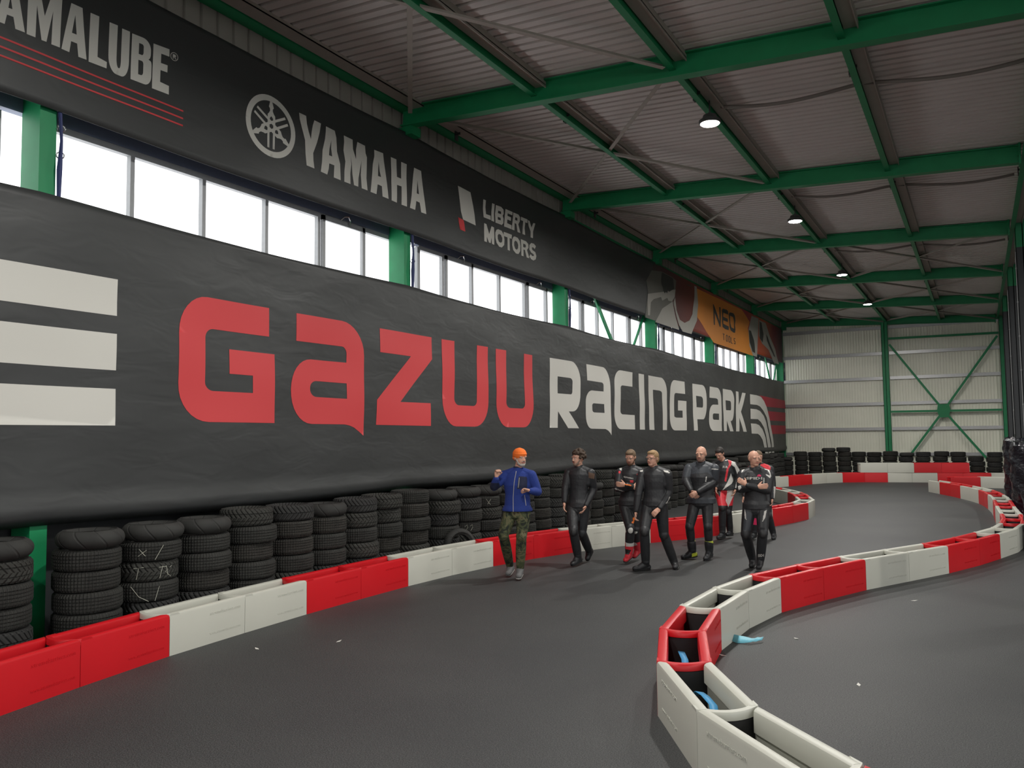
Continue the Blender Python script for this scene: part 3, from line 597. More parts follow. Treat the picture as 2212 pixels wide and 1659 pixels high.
def barrier(n0, n1, d0, d1, red, label, group, z=0.0, text=True, nose=True, blunt=False):
    n0, n1 = Vector((*n0, 0)), Vector((*n1, 0)); ax = (n1-n0).normalized(); root = empty('track_barrier', (n0.x, n0.y, z), label, 'barrier', group)
    mt = M_RED if red else M_WHITE; g = .0007
    p0 = Vector((d0.y, -d0.x, 0)); p1 = Vector((d1.y, -d1.x, 0))      # unit vectors to the right at each seam
    def sec(n, p): return p/max(.6, p.dot(Vector((ax.y, -ax.x, 0))))
    P0, P1 = sec(n0, p0)*(WB/2), sec(n1, p1)*(WB/2)
    o = Vector((0, 0, 0)); b = MB()
    for s in (1, -1):
        A = P0*s+ax*g; B = (n1-n0)+P1*s-ax*g; inn = -Vector((ax.y, -ax.x, 0))*s; vs = []
        pr = profile(s)
        for (q, h) in pr: vs.append(A+inn*q+Vector((0, 0, h)))
        for (q, h) in pr: vs.append(B+inn*q+Vector((0, 0, h))-ax*(BULGE*(1-((WB/2-q)/(WB/2))**2)+.004))
        k = len(pr); b.add(vs, [(i, i+1, k+i+1, k+i) for i in range(k-1)]+[tuple(range(k)), tuple(range(2*k-1, k-1, -1)), (0, k-1, 2*k-1, k)])
    if nose:
        ns = 14; prs = [(0, .335), (0, .371), (.008, .3835), (.052, .3835), (.062, .371), (.062, .335)]; rings = []
        for i in range(ns+1):
            u = -1+2*i/ns; bul = BULGE*(1-u*u)
            rings.append([P0*u*(.992)-ax*(bul-q*(1+(.9*u**6 if q > .03 else 0)))+Vector((0, 0, h))+ax*g for q, h in prs])
        k = len(prs); vs = [v for r_ in rings for v in r_]
        b.add(vs, [(i*k+j, i*k+(j+1) % k, (i+1)*k+(j+1) % k, (i+1)*k+j) for i in range(ns) for j in range(k)]+[tuple(range(k)), tuple(ns*k+j for j in range(k))[::-1]])
        # inner skin of the nose down to the ground
        vs = []
        for i in range(ns+1):
            u = -.80+1.6*i/ns; bul = BULGE*(1-u*u)
            for q, h in ((.052, .0), (.052, .34), (.03, .34), (.03, .0)): vs.append(P0*u-ax*(bul-q)+Vector((0, 0, h))+ax*g)
        b.add(vs, [(i*4+j, i*4+(j+1) % 4, (i+1)*4+(j+1) % 4, (i+1)*4+j) for i in range(ns) for j in range(4)]+[(0, 1, 2, 3), (ns*4+3, ns*4+2, ns*4+1, ns*4)])
    body = b.build('shell', mt, root, True)
    if nose:
        c = MB(); vs = []
        for i in range(ns+1):
            u = -.80+1.6*i/ns; bul = BULGE*(1-u*u)
            for q, h in ((.004, .02), (.004, .33), (.028, .33), (.028, .02)): vs.append(P0*u-ax*(bul-q)+Vector((0, 0, h))+ax*g)
        c.add(vs, [(i*4+j, i*4+(j+1) % 4, (i+1)*4+(j+1) % 4, (i+1)*4+j) for i in range(ns) for j in range(4)]+[(0, 1, 2, 3), (ns*4+3, ns*4+2, ns*4+1, ns*4)])
        c.build('end_panel', mt if blunt else M_BLACKR, root, True)
    if text:
        Ld = (n1-n0).length; 
        for s in (1, -1):
            for (me, x0, x1), zz in ((TX1, .275), (TX2, .085)):
                ed = ((n1-n0)+P1*s-P0*s).normalized()
                A = P0*s; nrm = Vector((ed.y, -ed.x, 0))*s
                xd = ed*s; mtx = Matrix((xd, Vector((0, 0, 1)), nrm)).transposed().to_4x4()   # reads correctly from outside
                start = (n1-n0).length*(.50 if s > 0 else .48)
                sc = .42/(x1-x0)
                mm = me.copy(); mm.transform(Matrix.Scale(sc, 4, (1, 0, 0)))
                off = A+ed*(start if s > 0 else start+.42-.42*0)+nrm*.0008
                mtx.translation = off+Vector((0, 0, zz)); mm.transform(mtx); mm.materials.clear(); mm.materials.append(mt)
                q = bpy.data.objects.new('embossed_lettering', mm); C.objects.link(q); q.parent = root
    return root
def chain(nodes, colours, where, group, z=0.0, textmax=16, unit_word='section'):
    V = [Vector((*p, 0)) for p in nodes]; D = []
    for i in range(len(V)):
        a = V[max(0, i-1)]; c = V[min(len(V)-1, i+1)]
        if 0 < i < len(V)-1: d = ((V[i]-a).normalized()+(c-V[i]).normalized()).normalized()
        else: d = (c-a).normalized()
        D.append(d)
    cnt = {True: 0, False: 0}; out = []
    for i in range(len(V)-1):
        red = colours[i] == 'r'; cnt[red] += 1
        lab = '%s barrier %s, %s %s %s' % ('red' if red else 'white', unit_word, ordn(cnt[red]), 'red' if red else 'white', where)
        out.append(barrier(nodes[i], nodes[i+1], D[i], D[i+1], red, lab, group, z, text=(V[i].y < textmax), blunt=(i == 0)))
    return out
def shift_left(pts, w):
    V = [Vector((*p, 0)) for p in pts]; out = []
    for i, p in enumerate(V):
        d = (V[min(i+1, len(V)-1)]-V[max(i-1, 0)]).normalized(); q = p+Vector((-d.y, d.x, 0))*w; out.append((q.x, q.y))
    return out
nearR = [(8.95, 3.25), (8.12, 3.75), (7.32, 4.30), (6.64, 4.97), (6.10, 5.83), (5.79, 6.76), (5.65, 7.71), (5.67, 8.72), (5.81, 9.68), (6.13, 10.61), (6.5, 11.55), (6.94, 12.46), (7.38, 13.38), (7.76, 14.35), (8.04, 15.22), (8.30, 16.1), (8.44, 17.0), (8.50, 17.95), (8.49, 18.92), (8.46, 19.88), (8.44, 20.84), (8.43, 21.76), (8.42, 22.65), (8.39, 23.6), (8.33, 24.5), (8.25, 25.45), (8.12, 26.38), (7.90, 27.3), (7.64, 28.2), (7.35, 29.13), (7.02, 30.02), (6.65, 30.98)]
chain(nearR, 'rr'+'ww'+'rr'+'ww'+'rr'+'ww'+'rr'+'ww'+'rr'+'ww'+'rr'+'ww'+'rr'+'ww'+'rr'+'w', 'from camera in right-hand chain', 'barriers of the right-hand chain')
leftB = [(2.62, .55), (2.28, 1.45), (1.97, 2.38), (1.72, 3.30), (1.53, 4.24), (1.37, 5.22), (1.29, 6.20), (1.23, 7.17), (1.21, 8.15), (1.21, 9.13), (1.26, 10.12), (1.38, 11.09), (1.58, 12.05), (1.86, 12.98), (2.2, 13.87), (2.62, 14.72), (3.08, 15.55), (3.47, 16.42), (3.80, 17.38), (4.07, 18.34), (4.31, 19.28), (4.48, 20.2)]
leftC = shift_left(leftB, WB/2)+[(4.27, 21.2), (4.03, 22.1), (3.80, 22.95), (3.52, 23.75), (3.15, 24.55), (2.72, 25.35), (2.2, 26.1), (1.72, 26.9), (1.4, 27.8), (1.25, 28.75), (1.22, 29.7), (1.25, 30.65)]
chain(leftC, 'rr'+'rr'+'r'+'ww'+'rr'+'ww'+'rr'+'ww'+'rr'+'ww'+'rr'+'ww'+'rr'+'ww'+'rr'+'ww'+'rr', 'from camera in left-hand chain', 'barriers of the left-hand chain')
farC = [(1.3, 31.7), (1.62, 32.5), (1.93, 33.85), (2.35, 34.9), (2.95, 35.8), (3.75, 36.15), (4.6, 36.35), (5.5, 36.55), (6.42, 36.75), (7.35, 36.92), (8.3, 37.0), (9.2, 37.0)]
farC = [(1.15, 31.6), (1.50, 32.45), (1.78, 33.35), (2.06, 34.2), (2.48, 35.1), (3.02, 35.85), (3.86, 36.30), (4.72, 36.52), (5.6, 36.72), (6.5, 36.86), (7.4, 36.98), (8.36, 37.03), (9.3, 37.05)]
chain(farC, 'w'+'rr'+'ww'+'rr'+'ww'+'rr'+'w', 'from left in far chain by end wall', 'barriers of the far chain')
chain([(3.74, 36.27), (4.72, 36.52), (5.68, 36.72), (6.65, 36.88), (7.62, 37.0)], 'wwrr', 'from left on top of far chain', 'barriers stacked on the far chain', z=HB+.004, unit_word='section stacked up')
chain([(7.02, 33.62), (7.98, 33.86), (8.95, 33.78), (9.9, 33.5)], 'rww', 'from left in short chain behind the bend', 'barriers of the short back chain')
# straps
b = MB(); pts = [(floor_at(1576, 1383)), (floor_at(1595, 1389)), (floor_at(1622, 1391)), (floor_at(1648, 1387))]
vs = []; 
for i in range(13):
    u = i/12*3; j = min(2, int(u)); p = pts[j].lerp(pts[j+1], u-j); tw = math.sin(u*2.2)
    w = Vector((.0, .035, .006+.022*abs(math.sin(u*1.2+.5))*(1 if i < 11 else .1))); c = Vector((p.x, p.y, .035))
    vs += [c-w, c+w]
b.add(vs, [(2*i, 2*i+1, 2*i+3, 2*i+2) for i in range(12)]); o = b.build('strap', M_TEAL, None, True); md = o.modifiers.new('t', 'SOLIDIFY'); md.thickness = .003
tag(o, 'pale blue webbing strap lying twisted on the floor beside the white barriers', 'strap')
def strap(pts, label, w=.028):
    b = MB(); vs = []
    for i, p in enumerate(pts): p = Vector(p); vs += [p-Vector((w, 0, 0)), p+Vector((w, 0, 0))]
    b.add(vs, [(2*i, 2*i+1, 2*i+3, 2*i+2) for i in range(len(pts)-1)]); o = b.build('strap', M_BLUE, None, True); md = o.modifiers.new('t', 'SOLIDIFY'); md.thickness = .003
    tag(o, label, 'strap', 'blue straps in the barriers')
strap([(5.82, 6.62, .24), (5.86, 6.52, .25), (5.92, 6.40, .24), (5.95, 6.33, .17), (5.97, 6.28, .02)], 'blue strap inside the nearer of the two red barriers at the bend')
strap([(6.21, 5.70, .20), (6.27, 5.62, .25), (6.34, 5.52, .26), (6.43, 5.39, .25), (6.47, 5.32, .15), (6.5, 5.28, .01)], 'blue strap inside the white barrier in front of the red bend')
# scraps on the floor
for i, (x, y) in enumerate([(732, 1386), (555, 1402), (1610, 1530), (1720, 1380), (1975, 1298), (1855, 1480), (1560, 1416)]):
    p = floor_at(x, y); b = MB(); s = .022; a = i*1.3
    vs = [(p.x+s*math.cos(a+k*1.57)*(1.8 if k % 2 else .7), p.y+s*math.sin(a+k*1.57)*(1.8 if k % 2 else .7), .002+.006*(k == 1)) for k in range(4)]
    vs += [(v[0], v[1], v[2]+.002) for v in vs]
    b.add(vs, [(3, 2, 1, 0), (4, 5, 6, 7)]+[(k, (k+1) % 4, 4+(k+1) % 4, 4+k) for k in range(4)])
    tag(b.build('paper_scrap', M_PWHITE), ['tiny white scrap on the floor right of the near white left-hand barriers', 'tiny pale scrap on the floor near the white and red seam at left', 'tiny white scrap on the floor right of the bend', 'tiny white scrap on the inner floor below the red barriers', 'tiny white scrap on the floor at the right edge', 'tiny white scrap in the middle of the inner floor', 'tiny white scrap beside the base of the bend'][i], 'scrap', 'scraps on the floor')

# ---------------------------------------------------------------- tyres
def tyre_mesh(name, kind, R, w, grooves, tint):
    ri = R*.64; h = w/2; out = []
    if kind == 'moto':
        for i in range(17): a = -1.35+2.7*i/16; out.append((R-.085+.085*math.cos(a)**.8 if abs(a) < 1.57 else R, h+h*.98*math.sin(a)/math.sin(1.35)))
        out = [(R-.075*(1-math.cos(-1.35+2.7*i/16))/(1-math.cos(1.35))*1.0, h+h*math.sin(-1.35+2.7*i/16)/math.sin(1.35)*.96) for i in range(17)]
        prof = [(ri+.03, .02)]+[(R*.80, .004)]+out+[(R*.80, w-.004), (ri+.03, w-.02), (ri, w-.04), (ri+.01, w-.05), (R*.85, w-.03), (R*.9, h), (R*.85, .03), (ri+.01, .05), (ri, .04)]
    else:
        tr = []
        gz = [w*(.5+g) for g in grooves]
        zs = w*.13
        tr += [(R*.86, .004), (R*.94, .008), (R-.014, .022), (R-.004, zs)]
        for g in gz: tr += [(R, g-.006), (R-.009, g-.004), (R-.009, g+.004), (R, g+.006)]
        tr += [(R-.004, w-zs), (R-.014, w-.022), (R*.94, w-.008), (R*.86, w-.004)]
        prof = [(ri+.015, .018), (R*.76, .0)]+tr+[(R*.76, w), (ri+.015, w-.018), (ri, w-.03), (ri+.012, w-.045), (R*.85, w-.03), (R*.91, h), (R*.85, .03), (ri+.012, .045), (ri, .03)]
    b = MB(); b.lathe(prof, 44); o = b.build(name, tyre_mat('rubber_'+name, {'moto': 'moto', 'rib': 'sipe', 'chev': 'chevron'}[kind], tint), None, True)
    me = o.data; bpy.data.objects.remove(o); return me
TK = [(tyre_mesh('ribbed', 'rib', .315, .195, (-.24, -.08, .08, .24), (.030, .030, .027, 1)), .195, .315, 'worn ribbed black'),
      (tyre_mesh('fine_ribbed', 'rib', .305, .205, (-.3, -.15, 0, .15, .3), (.034, .032, .028, 1)), .205, .305, 'finely ribbed black'),
      (tyre_mesh('winter', 'chev', .31, .19, (0,), (.028, .028, .027, 1)), .19, .31, 'herringbone-tread black'),
      (tyre_mesh('plain', 'chev', .318, .2, (-.2, .2), (.033, .033, .029, 1)), .20, .318, 'block-tread black'),
      (tyre_mesh('motorcycle', 'moto', .315, .175, (), (.030, .030, .028, 1)), .175, .315, 'round motorcycle')]
tyres_made = [0]; extra = []; SCALE = [1.0]; STK = {}; SI = [0]
def put_tyre(k, loc, rot, label, group):
    me, h, R, d = TK[k]
    o = bpy.data.objects.new('tyre', me); C.objects.link(o); o.location = loc; o.rotation_euler = rot; q_ = SCALE[0]*random.uniform(.94, .985); o.scale = (q_, q_, 1)
    tag(o, label, 'tyre', group); tyres_made[0] += 1; return o
def stack(x, y, n, top, where, group, squeeze=1.0):
    z = 0.0; rows = []; SI[0] += 1
    for i in range(n):
        k = random.choice((0, 0, 1, 2, 3)) if i < n-1 else top
        rows.append((k, z)); z += TK[k][1]*squeeze+.002
    for i, (k, zz) in enumerate(rows):
        j = .022 if i < n-1 else .04
        lx, ly = x+random.uniform(-j, j), y+random.uniform(-j, j)*.6
        tl = n-i
        lab = '%s tyre, %s, in %s' % (TK[k][3], 'topmost' if tl == 1 else ('lowest' if i == 0 else ordn(tl)+' from top'), where)
        rot = (random.uniform(-.004, .004), random.uniform(-.004, .004), random.uniform(0, 6.28))
        if tyres_made[0] < 300: STK[(SI[0], i)] = put_tyre(k, (lx, ly, zz), rot, lab, group)
        else: extra.append((k, (lx, ly, zz), rot[2]))
# end wall first, then the long row from the camera back
ex = [(.05, 5), (.56, 5), (1.0, 6), (1.66, 6), (2.24, 7), (2.81, 7), (3.41, 6), (4.05, 6), (4.69, 6), (5.30, 6), (5.93, 6), (6.63, 6), (7.27, 6), (7.90, 5), (8.50, 6)]
ys_ = [2.8, 3.45, 4.12, 4.99, 5.66, 6.33, 7.0, 7.65, 8.28, 8.92, 9.55, 10.26, 11.1, 11.75, 12.4]
tops = [4, 4, 4, 4, 4, 4, 3, 2, 4, 2, 3, 0, 4, 4, 4]
while ys_[-1] < 36.2: ys_.append(ys_[-1]+random.uniform(.64, .67)); tops.append(random.choice((4, 4, 0, 2, 3)))
xs_ = [.40 if y > 9 else .47 for y in ys_]
left_rows = []
for i, y in enumerate(ys_):
    n = 6 if i < 16 else random.choice((5, 6))
    if y < 3.9: where = 'the stack outside the picture, %s before the left edge' % ordn(3-i)
    where = '%s stack from camera along banner wall' % ordn(i+1)
    left_rows.append((xs_[i], y, n, tops[i], where))
for r_ in left_rows[:36]: stack(r_[0], r_[1], r_[2], r_[3], r_[4], 'tyres stacked along the banner wall')
for i, (x, n) in enumerate(ex):
    pass
rest = left_rows[36:]
for i, (x, n) in enumerate(ex):
    yy = 37.75+random.uniform(-.04, .04)
    x = [.36, .58, 1.19, 1.78, 2.37, 2.96, 3.55, 4.15, 4.75, 5.36, 5.97, 6.63, 7.27, 7.90, 8.50][i]
    if i == 0: yy = 37.1
    SCALE[0] = .93
    stack(x, yy, n, random.choice((0, 2, 4, 3)), '%s stack from left by end wall' % ordn(i+1), 'tyres stacked by the end wall', .98 if n > 6 else 1)
SCALE[0] = 1.0
for r_ in rest: stack(r_[0], r_[1], r_[2], r_[3], r_[4], 'tyres stacked along the banner wall')
if extra:
    b = MB()
    for k, loc, a in extra:
        me = TK[k][0]; mtx = Matrix.Translation(loc) @ Matrix.Rotation(a, 4, 'Z')
        b.add([mtx @ v.co for v in me.vertices], [tuple(p.vertices) for p in me.polygons])
    o = b.build('tyre_stacks', TK[0][0].materials[0], None, True); tag(o, 'remaining black tyres stacked at the far end of the banner wall', 'tyres', kind='stuff')
# loose tyres leaning upright
SCALE[0] = .9
t1 = put_tyre(4, (.76, 11.02, .285), (PI/2-.15, 0, 1.05), 'motorcycle tyre standing upright, leaning on the stacks behind the white barriers', 'loose leaning tyres')
t2 = put_tyre(4, (1.15, 17.7, .265), (PI/2-.25, 0, .9), 'motorcycle tyre leaning on the stacks behind the bald man in leather', 'loose leaning tyres')
t3 = put_tyre(4, (1.05, 19.0, .265), (PI/2-.25, 0, 1.0), 'second tyre leaning on the stacks behind the bald man, farther back', 'loose leaning tyres')
def chalk(idx, row, strokes):
    o = STK[(idx, row)]; R = .318*o.scale.x; base = math.atan2(-.62, .78)-o.rotation_euler[2]; b = MB()
    for st in strokes: b.tube([((R+.001)/o.scale.x*math.cos(base+a/R), (R+.001)/o.scale.x*math.sin(base+a/R), z) for a, z in st], .0022, 4)
    b.build('chalk_mark', M_CHALK, o)
chalk(5, 4, [[(-.10, .06), (-.02, .12)], [(-.09, .13), (-.03, .06)], [(.06, .02), (.14, .16)]])
chalk(5, 3, [[(.12, .14), (.2, .14)], [(.16, .15), (.13, .03)], [(.20, .15), (.22, .05)], [(.27, .14), (.19, .09), (.26, .03)], [(-.12, .14), (-.02, .15)], [(-.07, .14), (-.09, .03)]])
chalk(5, 2, [[(-.14, .16), (-.06, .06), (.03, .01)], [(.09, .01), (.13, .15)]])
chalk(15, 4, [[(-.05, .15), (.03, .05)], [(-.02, .06), (.04, .15)]])
chalk(14, 2, [[(-.06, .12), (-.02, .15), (-.01, .10), (-.05, .06)], [(.03, .12), (.07, .15), (.08, .1), (.04, .05)]])
# wrapped bundles of tyres round the right-hand columns
for k, (Y, h, lab) in enumerate(((28.72, 1.78, 'tall bundle in shiny black wrap around the column left of the nearer bundle'), (22.72, 1.72, 'tall bundle in shiny black wrap at the right picture edge'), (16.72, 1.0, 'bundle in shiny black wrap at the right edge behind the white barriers'))):
    b = MB(); seg = 40; rings = 26; vs = []
    for i in range(rings+1):
        z = h*i/rings; lump = .014*abs(math.sin(z/.2*PI)); 
        for j in range(seg):
            a = 2*PI*j/seg; r_ = .46+lump+.018*math.sin(5*a+3*z*4)+.012*math.sin(11*a-z*9)+random.uniform(-.004, .004)
            if i == rings: r_ *= .86
            vs.append((XR+.15+r_*math.cos(a), Y+r_*math.sin(a)*.95, z+(random.uniform(-.03, .06) if i == rings else 0)))
    fs = [(i*seg+j, i*seg+(j+1) % seg, (i+1)*seg+(j+1) % seg, (i+1)*seg+j) for i in range(rings) for j in range(seg)]
    n0 = len(vs); vs2 = [(XR+.15+.19*math.cos(2*PI*j/seg), Y+.21*math.sin(2*PI*j/seg), h-.04) for j in range(seg)]
    b.add(vs+vs2, fs+[(rings*seg+j, rings*seg+(j+1) % seg, n0+(j+1) % seg, n0+j) for j in range(seg)])
    tag(b.build('wrapped_bundle', M_WRAP, None, True), lab, 'bundle', 'black wrapped bundles around the columns')

# ---------------------------------------------------------------- people
M_SKIN = mat('skin', (.56, .31, .22), .5, spec=.35, noise=.08, nscale=14)
M_LIP = mat('lips', (.40, .13, .11), .5); M_EYEW = mat('eye_white', (.6, .58, .54), .3); M_EYED = mat('iris_dark', (.03, .025, .02), .3)
M_LEA = mat('black_leather', (.017, .018, .020), .52, spec=.5, bump=(16, .5, .016))
M_LEA2 = mat('dark_grey_leather', (.036, .042, .050), .5, spec=.5, bump=(16, .4, .014))
M_WHL = mat('white_leather', (.55, .54, .5), .5); M_RDL = mat('red_leather', (.62, .03, .045), .45)
M_BLU = mat('blue_fleece', (.012, .032, .19), .9, bump=(60, .35, .008)); M_NAV = mat('navy_fabric', (.008, .012, .04), .8)
M_ORA = mat('orange_knit', (.85, .17, .02), .85, bump=(120, .3, .004))
M_RUB = mat('black_rubber', (.012, .012, .012), .5); M_PLAS = mat('grey_slider', (.35, .34, .31), .35); M_YEL = mat('neon_yellow', (.55, .62, .05), .5); M_GRN = mat('bright_green', (.02, .30, .05), .5)
M_PINK = mat('pink_patch', (.7, .03, .12), .5); M_ORP = mat('orange_patch', (.85, .20, .03), .5); M_SHOE = mat('grey_shoe', (.12, .12, .12), .8)
def camo():
    mt = mat('camouflage', (.05, .05, .03), .85, bump=(25, .4, .01)); nt = mt.node_tree; N = nt.nodes; L = nt.links
    tc = N.new('ShaderNodeTexCoord'); nz = N.new('ShaderNodeTexNoise'); nz.inputs['Scale'].default_value = 9; nz.inputs['Detail'].default_value = 3; nz.inputs['Distortion'].default_value = 1.2
    L.new(tc.outputs['Object'], nz.inputs['Vector']); r = N.new('ShaderNodeValToRGB'); r.color_ramp.interpolation = 'CONSTANT'
    r.color_ramp.elements[0].color = (.010, .014, .008, 1); r.color_ramp.elements[1].position = .44; r.color_ramp.elements[1].color = (.045, .055, .022, 1)
    e = r.color_ramp.elements.new(.53); e.color = (.10, .095, .045, 1); e = r.color_ramp.elements.new(.63); e.color = (.045, .03, .014, 1)
    L.new(nz.outputs[0], r.inputs[0]); L.new(r.outputs[0], N['Principled BSDF'].inputs['Base Color']); return mt
M_CAMO = camo()
class Blob:
    # overlapping closed solids that are fused into one continuous surface
    def __init__(s): s.v = []; s.f = []
    def add(s, vs, fs): n = len(s.v); s.v += [tuple(v) for v in vs]; s.f += [tuple(i+n for i in f) for f in fs]
    def loft(s, secs, seg=20, cap=True):
        # secs: (centre, axis_u, axis_v) ellipse sections
        vs = []; k = len(secs)
        for c, u, v in secs:
            for j in range(seg): a = 2*PI*j/seg; vs.append(c+u*math.cos(a)+v*math.sin(a))
        fs = [(i*seg+j, i*seg+(j+1) % seg, (i+1)*seg+(j+1) % seg, (i+1)*seg+j) for i in range(k-1) for j in range(seg)]
        fs += [tuple(range(seg))[::-1], tuple((k-1)*seg+j for j in range(seg))]
        s.add(vs, fs)
    def limb(s, A, B, ra, rb, seg=16, flat=1.0, ref=None, bulge=0):
        A, B = Vector(A), Vector(B); d = (B-A); L = d.length; d = d/L if L > 1e-6 else Vector((0, 0, 1))
        a = ref if ref is not None else (Vector((0, 0, 1)) if abs(d.z) < .9 else Vector((1, 0, 0)))
        u = d.cross(a).normalized(); v = d.cross(u).normalized(); secs = []
        for t in (-.999, -.9, -.7, -.35): secs.append((A+d*ra*t, u*ra*math.sqrt(1-t*t), v*ra*flat*math.sqrt(1-t*t)))
        for i in range(7):
            t = i/6; r = ra+(rb-ra)*t+bulge*math.sin(PI*t); secs.append((A+d*L*t, u*r, v*r*flat))
        for t in (.35, .7, .9, .999): secs.append((B+d*rb*t, u*rb*math.sqrt(1-t*t), v*rb*flat*math.sqrt(1-t*t)))
        s.loft(secs, seg)
    def ell(s, c, a, b, d, n=12):
        # a,b,d: three axis vectors
        c = Vector(c); secs = []
        for i in range(n+1):
            t = -.995+1.99*i/n; q = math.sqrt(max(1e-4, 1-t*t)); secs.append((c+d*t, a*q, b*q))
        s.loft(secs, 20)
    def build(s, name, mats, parent, vox=.008, smooth=3, paint=None, label=None):
        me = bpy.data.meshes.new(name); me.from_pydata(s.v, [], s.f); o = bpy.data.objects.new(name, me); C.objects.link(o)
        bm = bmesh.new(); bm.from_mesh(me); bmesh.ops.recalc_face_normals(bm, faces=bm.faces); bm.to_mesh(me); bm.free()
        r = o.modifiers.new('r', 'REMESH'); r.mode = 'VOXEL'; r.voxel_size = vox; r.use_smooth_shade = True
        if smooth: q = o.modifiers.new('s', 'SMOOTH'); q.factor = .5; q.iterations = smooth
        bpy.context.view_layer.update()
        m2 = bpy.data.meshes.new_from_object(o.evaluated_get(bpy.context.evaluated_depsgraph_get())); bpy.data.objects.remove(o)
        m2.name = name; m2.materials.clear()
        for mt in (mats if isinstance(mats, list) else [mats]): m2.materials.append(mt)
        m2.polygons.foreach_set('use_smooth', [True]*len(m2.polygons))
        if paint:
            for p in m2.polygons: p.material_index = paint(p.center, p.normal)
        m2.transform(Matrix.Translation(-parent.location))
        o = bpy.data.objects.new(name, m2); C.objects.link(o); o.parent = parent
        if label: o['label'] = label
        return o
def in_poly(x, y, P):
    c = False; j = len(P)-1
    for i in range(len(P)):
        if (P[i][1] > y) != (P[j][1] > y) and x < (P[j][0]-P[i][0])*(y-P[i][1])/(P[j][1]-P[i][1])+P[i][0]: c = not c
        j = i
    return c
class Person:
    def __init__(s, org, sc, foot, label, group=None, back=0.0):
        s.org, s.sc = org, sc; px = s.pix(foot); s.base = floor_at(*px)
        n = Vector((CAM.x-s.base.x, CAM.y-s.base.y, 0)); s.n = n.normalized(); s.R = Vector((-s.n.y, s.n.x, 0))
        if s.R.dot(RT) < 0: s.R = -s.R
        s.base = s.base-s.n*back
        s.root = empty('person', s.base, label, 'person', group); s.Z = Vector((0, 0, 1))
    def pix(s, p): return (s.org[0]+p[0]/s.sc, s.org[1]+p[1]/s.sc)
    def J(s, x, y, d=0.0):
        v = ray(*s.pix((x, y))); q = s.base+s.n*d; t = (q-CAM).dot(s.n)/v.dot(s.n); return CAM+v*t
    def uv(s, P):
        v = P-CAM; z = v.dot(FW); return ((W_/2+F_*v.dot(RT)/z-s.org[0])*s.sc, (H_/2-F_*v.dot(UP)/z-s.org[1])*s.sc)
    def painter(s, polys):
        def f(c, nrm):
            v = c+s.root.location*0; x, y = s.uv(Vector(c))
            if nrm.dot(s.n) < -.1: return 0
            for k, P in polys:
                if in_poly(x, y, P): return k
            return 0
        return f
    def dirv(s, yaw, pitch=0):
        h = (s.n*math.cos(yaw)+s.R*math.sin(yaw)); return (h*math.cos(pitch)-s.Z*math.sin(pitch)).normalized()
def hand(b, W, D, N, side, curl=.4, sc=1.0, thumb=None):
    # W wrist, D toward the fingers, N palm normal, side: +1/-1 thumb side
    D = D.normalized(); S = D.cross(N).normalized()*side; N = N.normalized(); k = sc
    b.limb(W-D*.02, W+D*.03*k, .027*k, .030*k, flat=.75, ref=N)
    b.loft([(W+D*t*k, S*w*k, N*h*k) for t, w, h in ((.01, .026, .02), (.035, .036, .018), (.07, .041, .016), (.092, .038, .013))], 14)
    for i, (o, L) in enumerate(((.031, .070), (.0105, .078), (-.0105, .073), (-.031, .058))):
        A = W+D*.088*k+S*o*k; a1 = curl*.55; a2 = curl*1.5; a3 = curl*2.2
        d1 = D*math.cos(a1)+N*math.sin(a1)+S*o*1.3; d2 = D*math.cos(a2)+N*math.sin(a2)+S*o; d3 = D*math.cos(a3)+N*math.sin(a3)
        B = A+d1.normalized()*L*.45*k; E_ = B+d2.normalized()*L*.33*k; F2 = E_+d3.normalized()*L*.25*k
        b.limb(A, B, .0098*k, .0092*k, 8); b.limb(B, E_, .0092*k, .0084*k, 8); b.limb(E_, F2, .0084*k, .0072*k, 8)
    T = thumb if thumb is not None else (D*.75+S*.75+N*.35)
    T = T.normalized(); A = W+D*.03*k+S*.028*k; B = A+T*.038*k; E_ = B+(T+D*.4+N*curl*.4).normalized()*.03*k
    b.limb(A, B, .0135*k, .011*k, 8); b.limb(B, E_, .011*k, .009*k, 8)
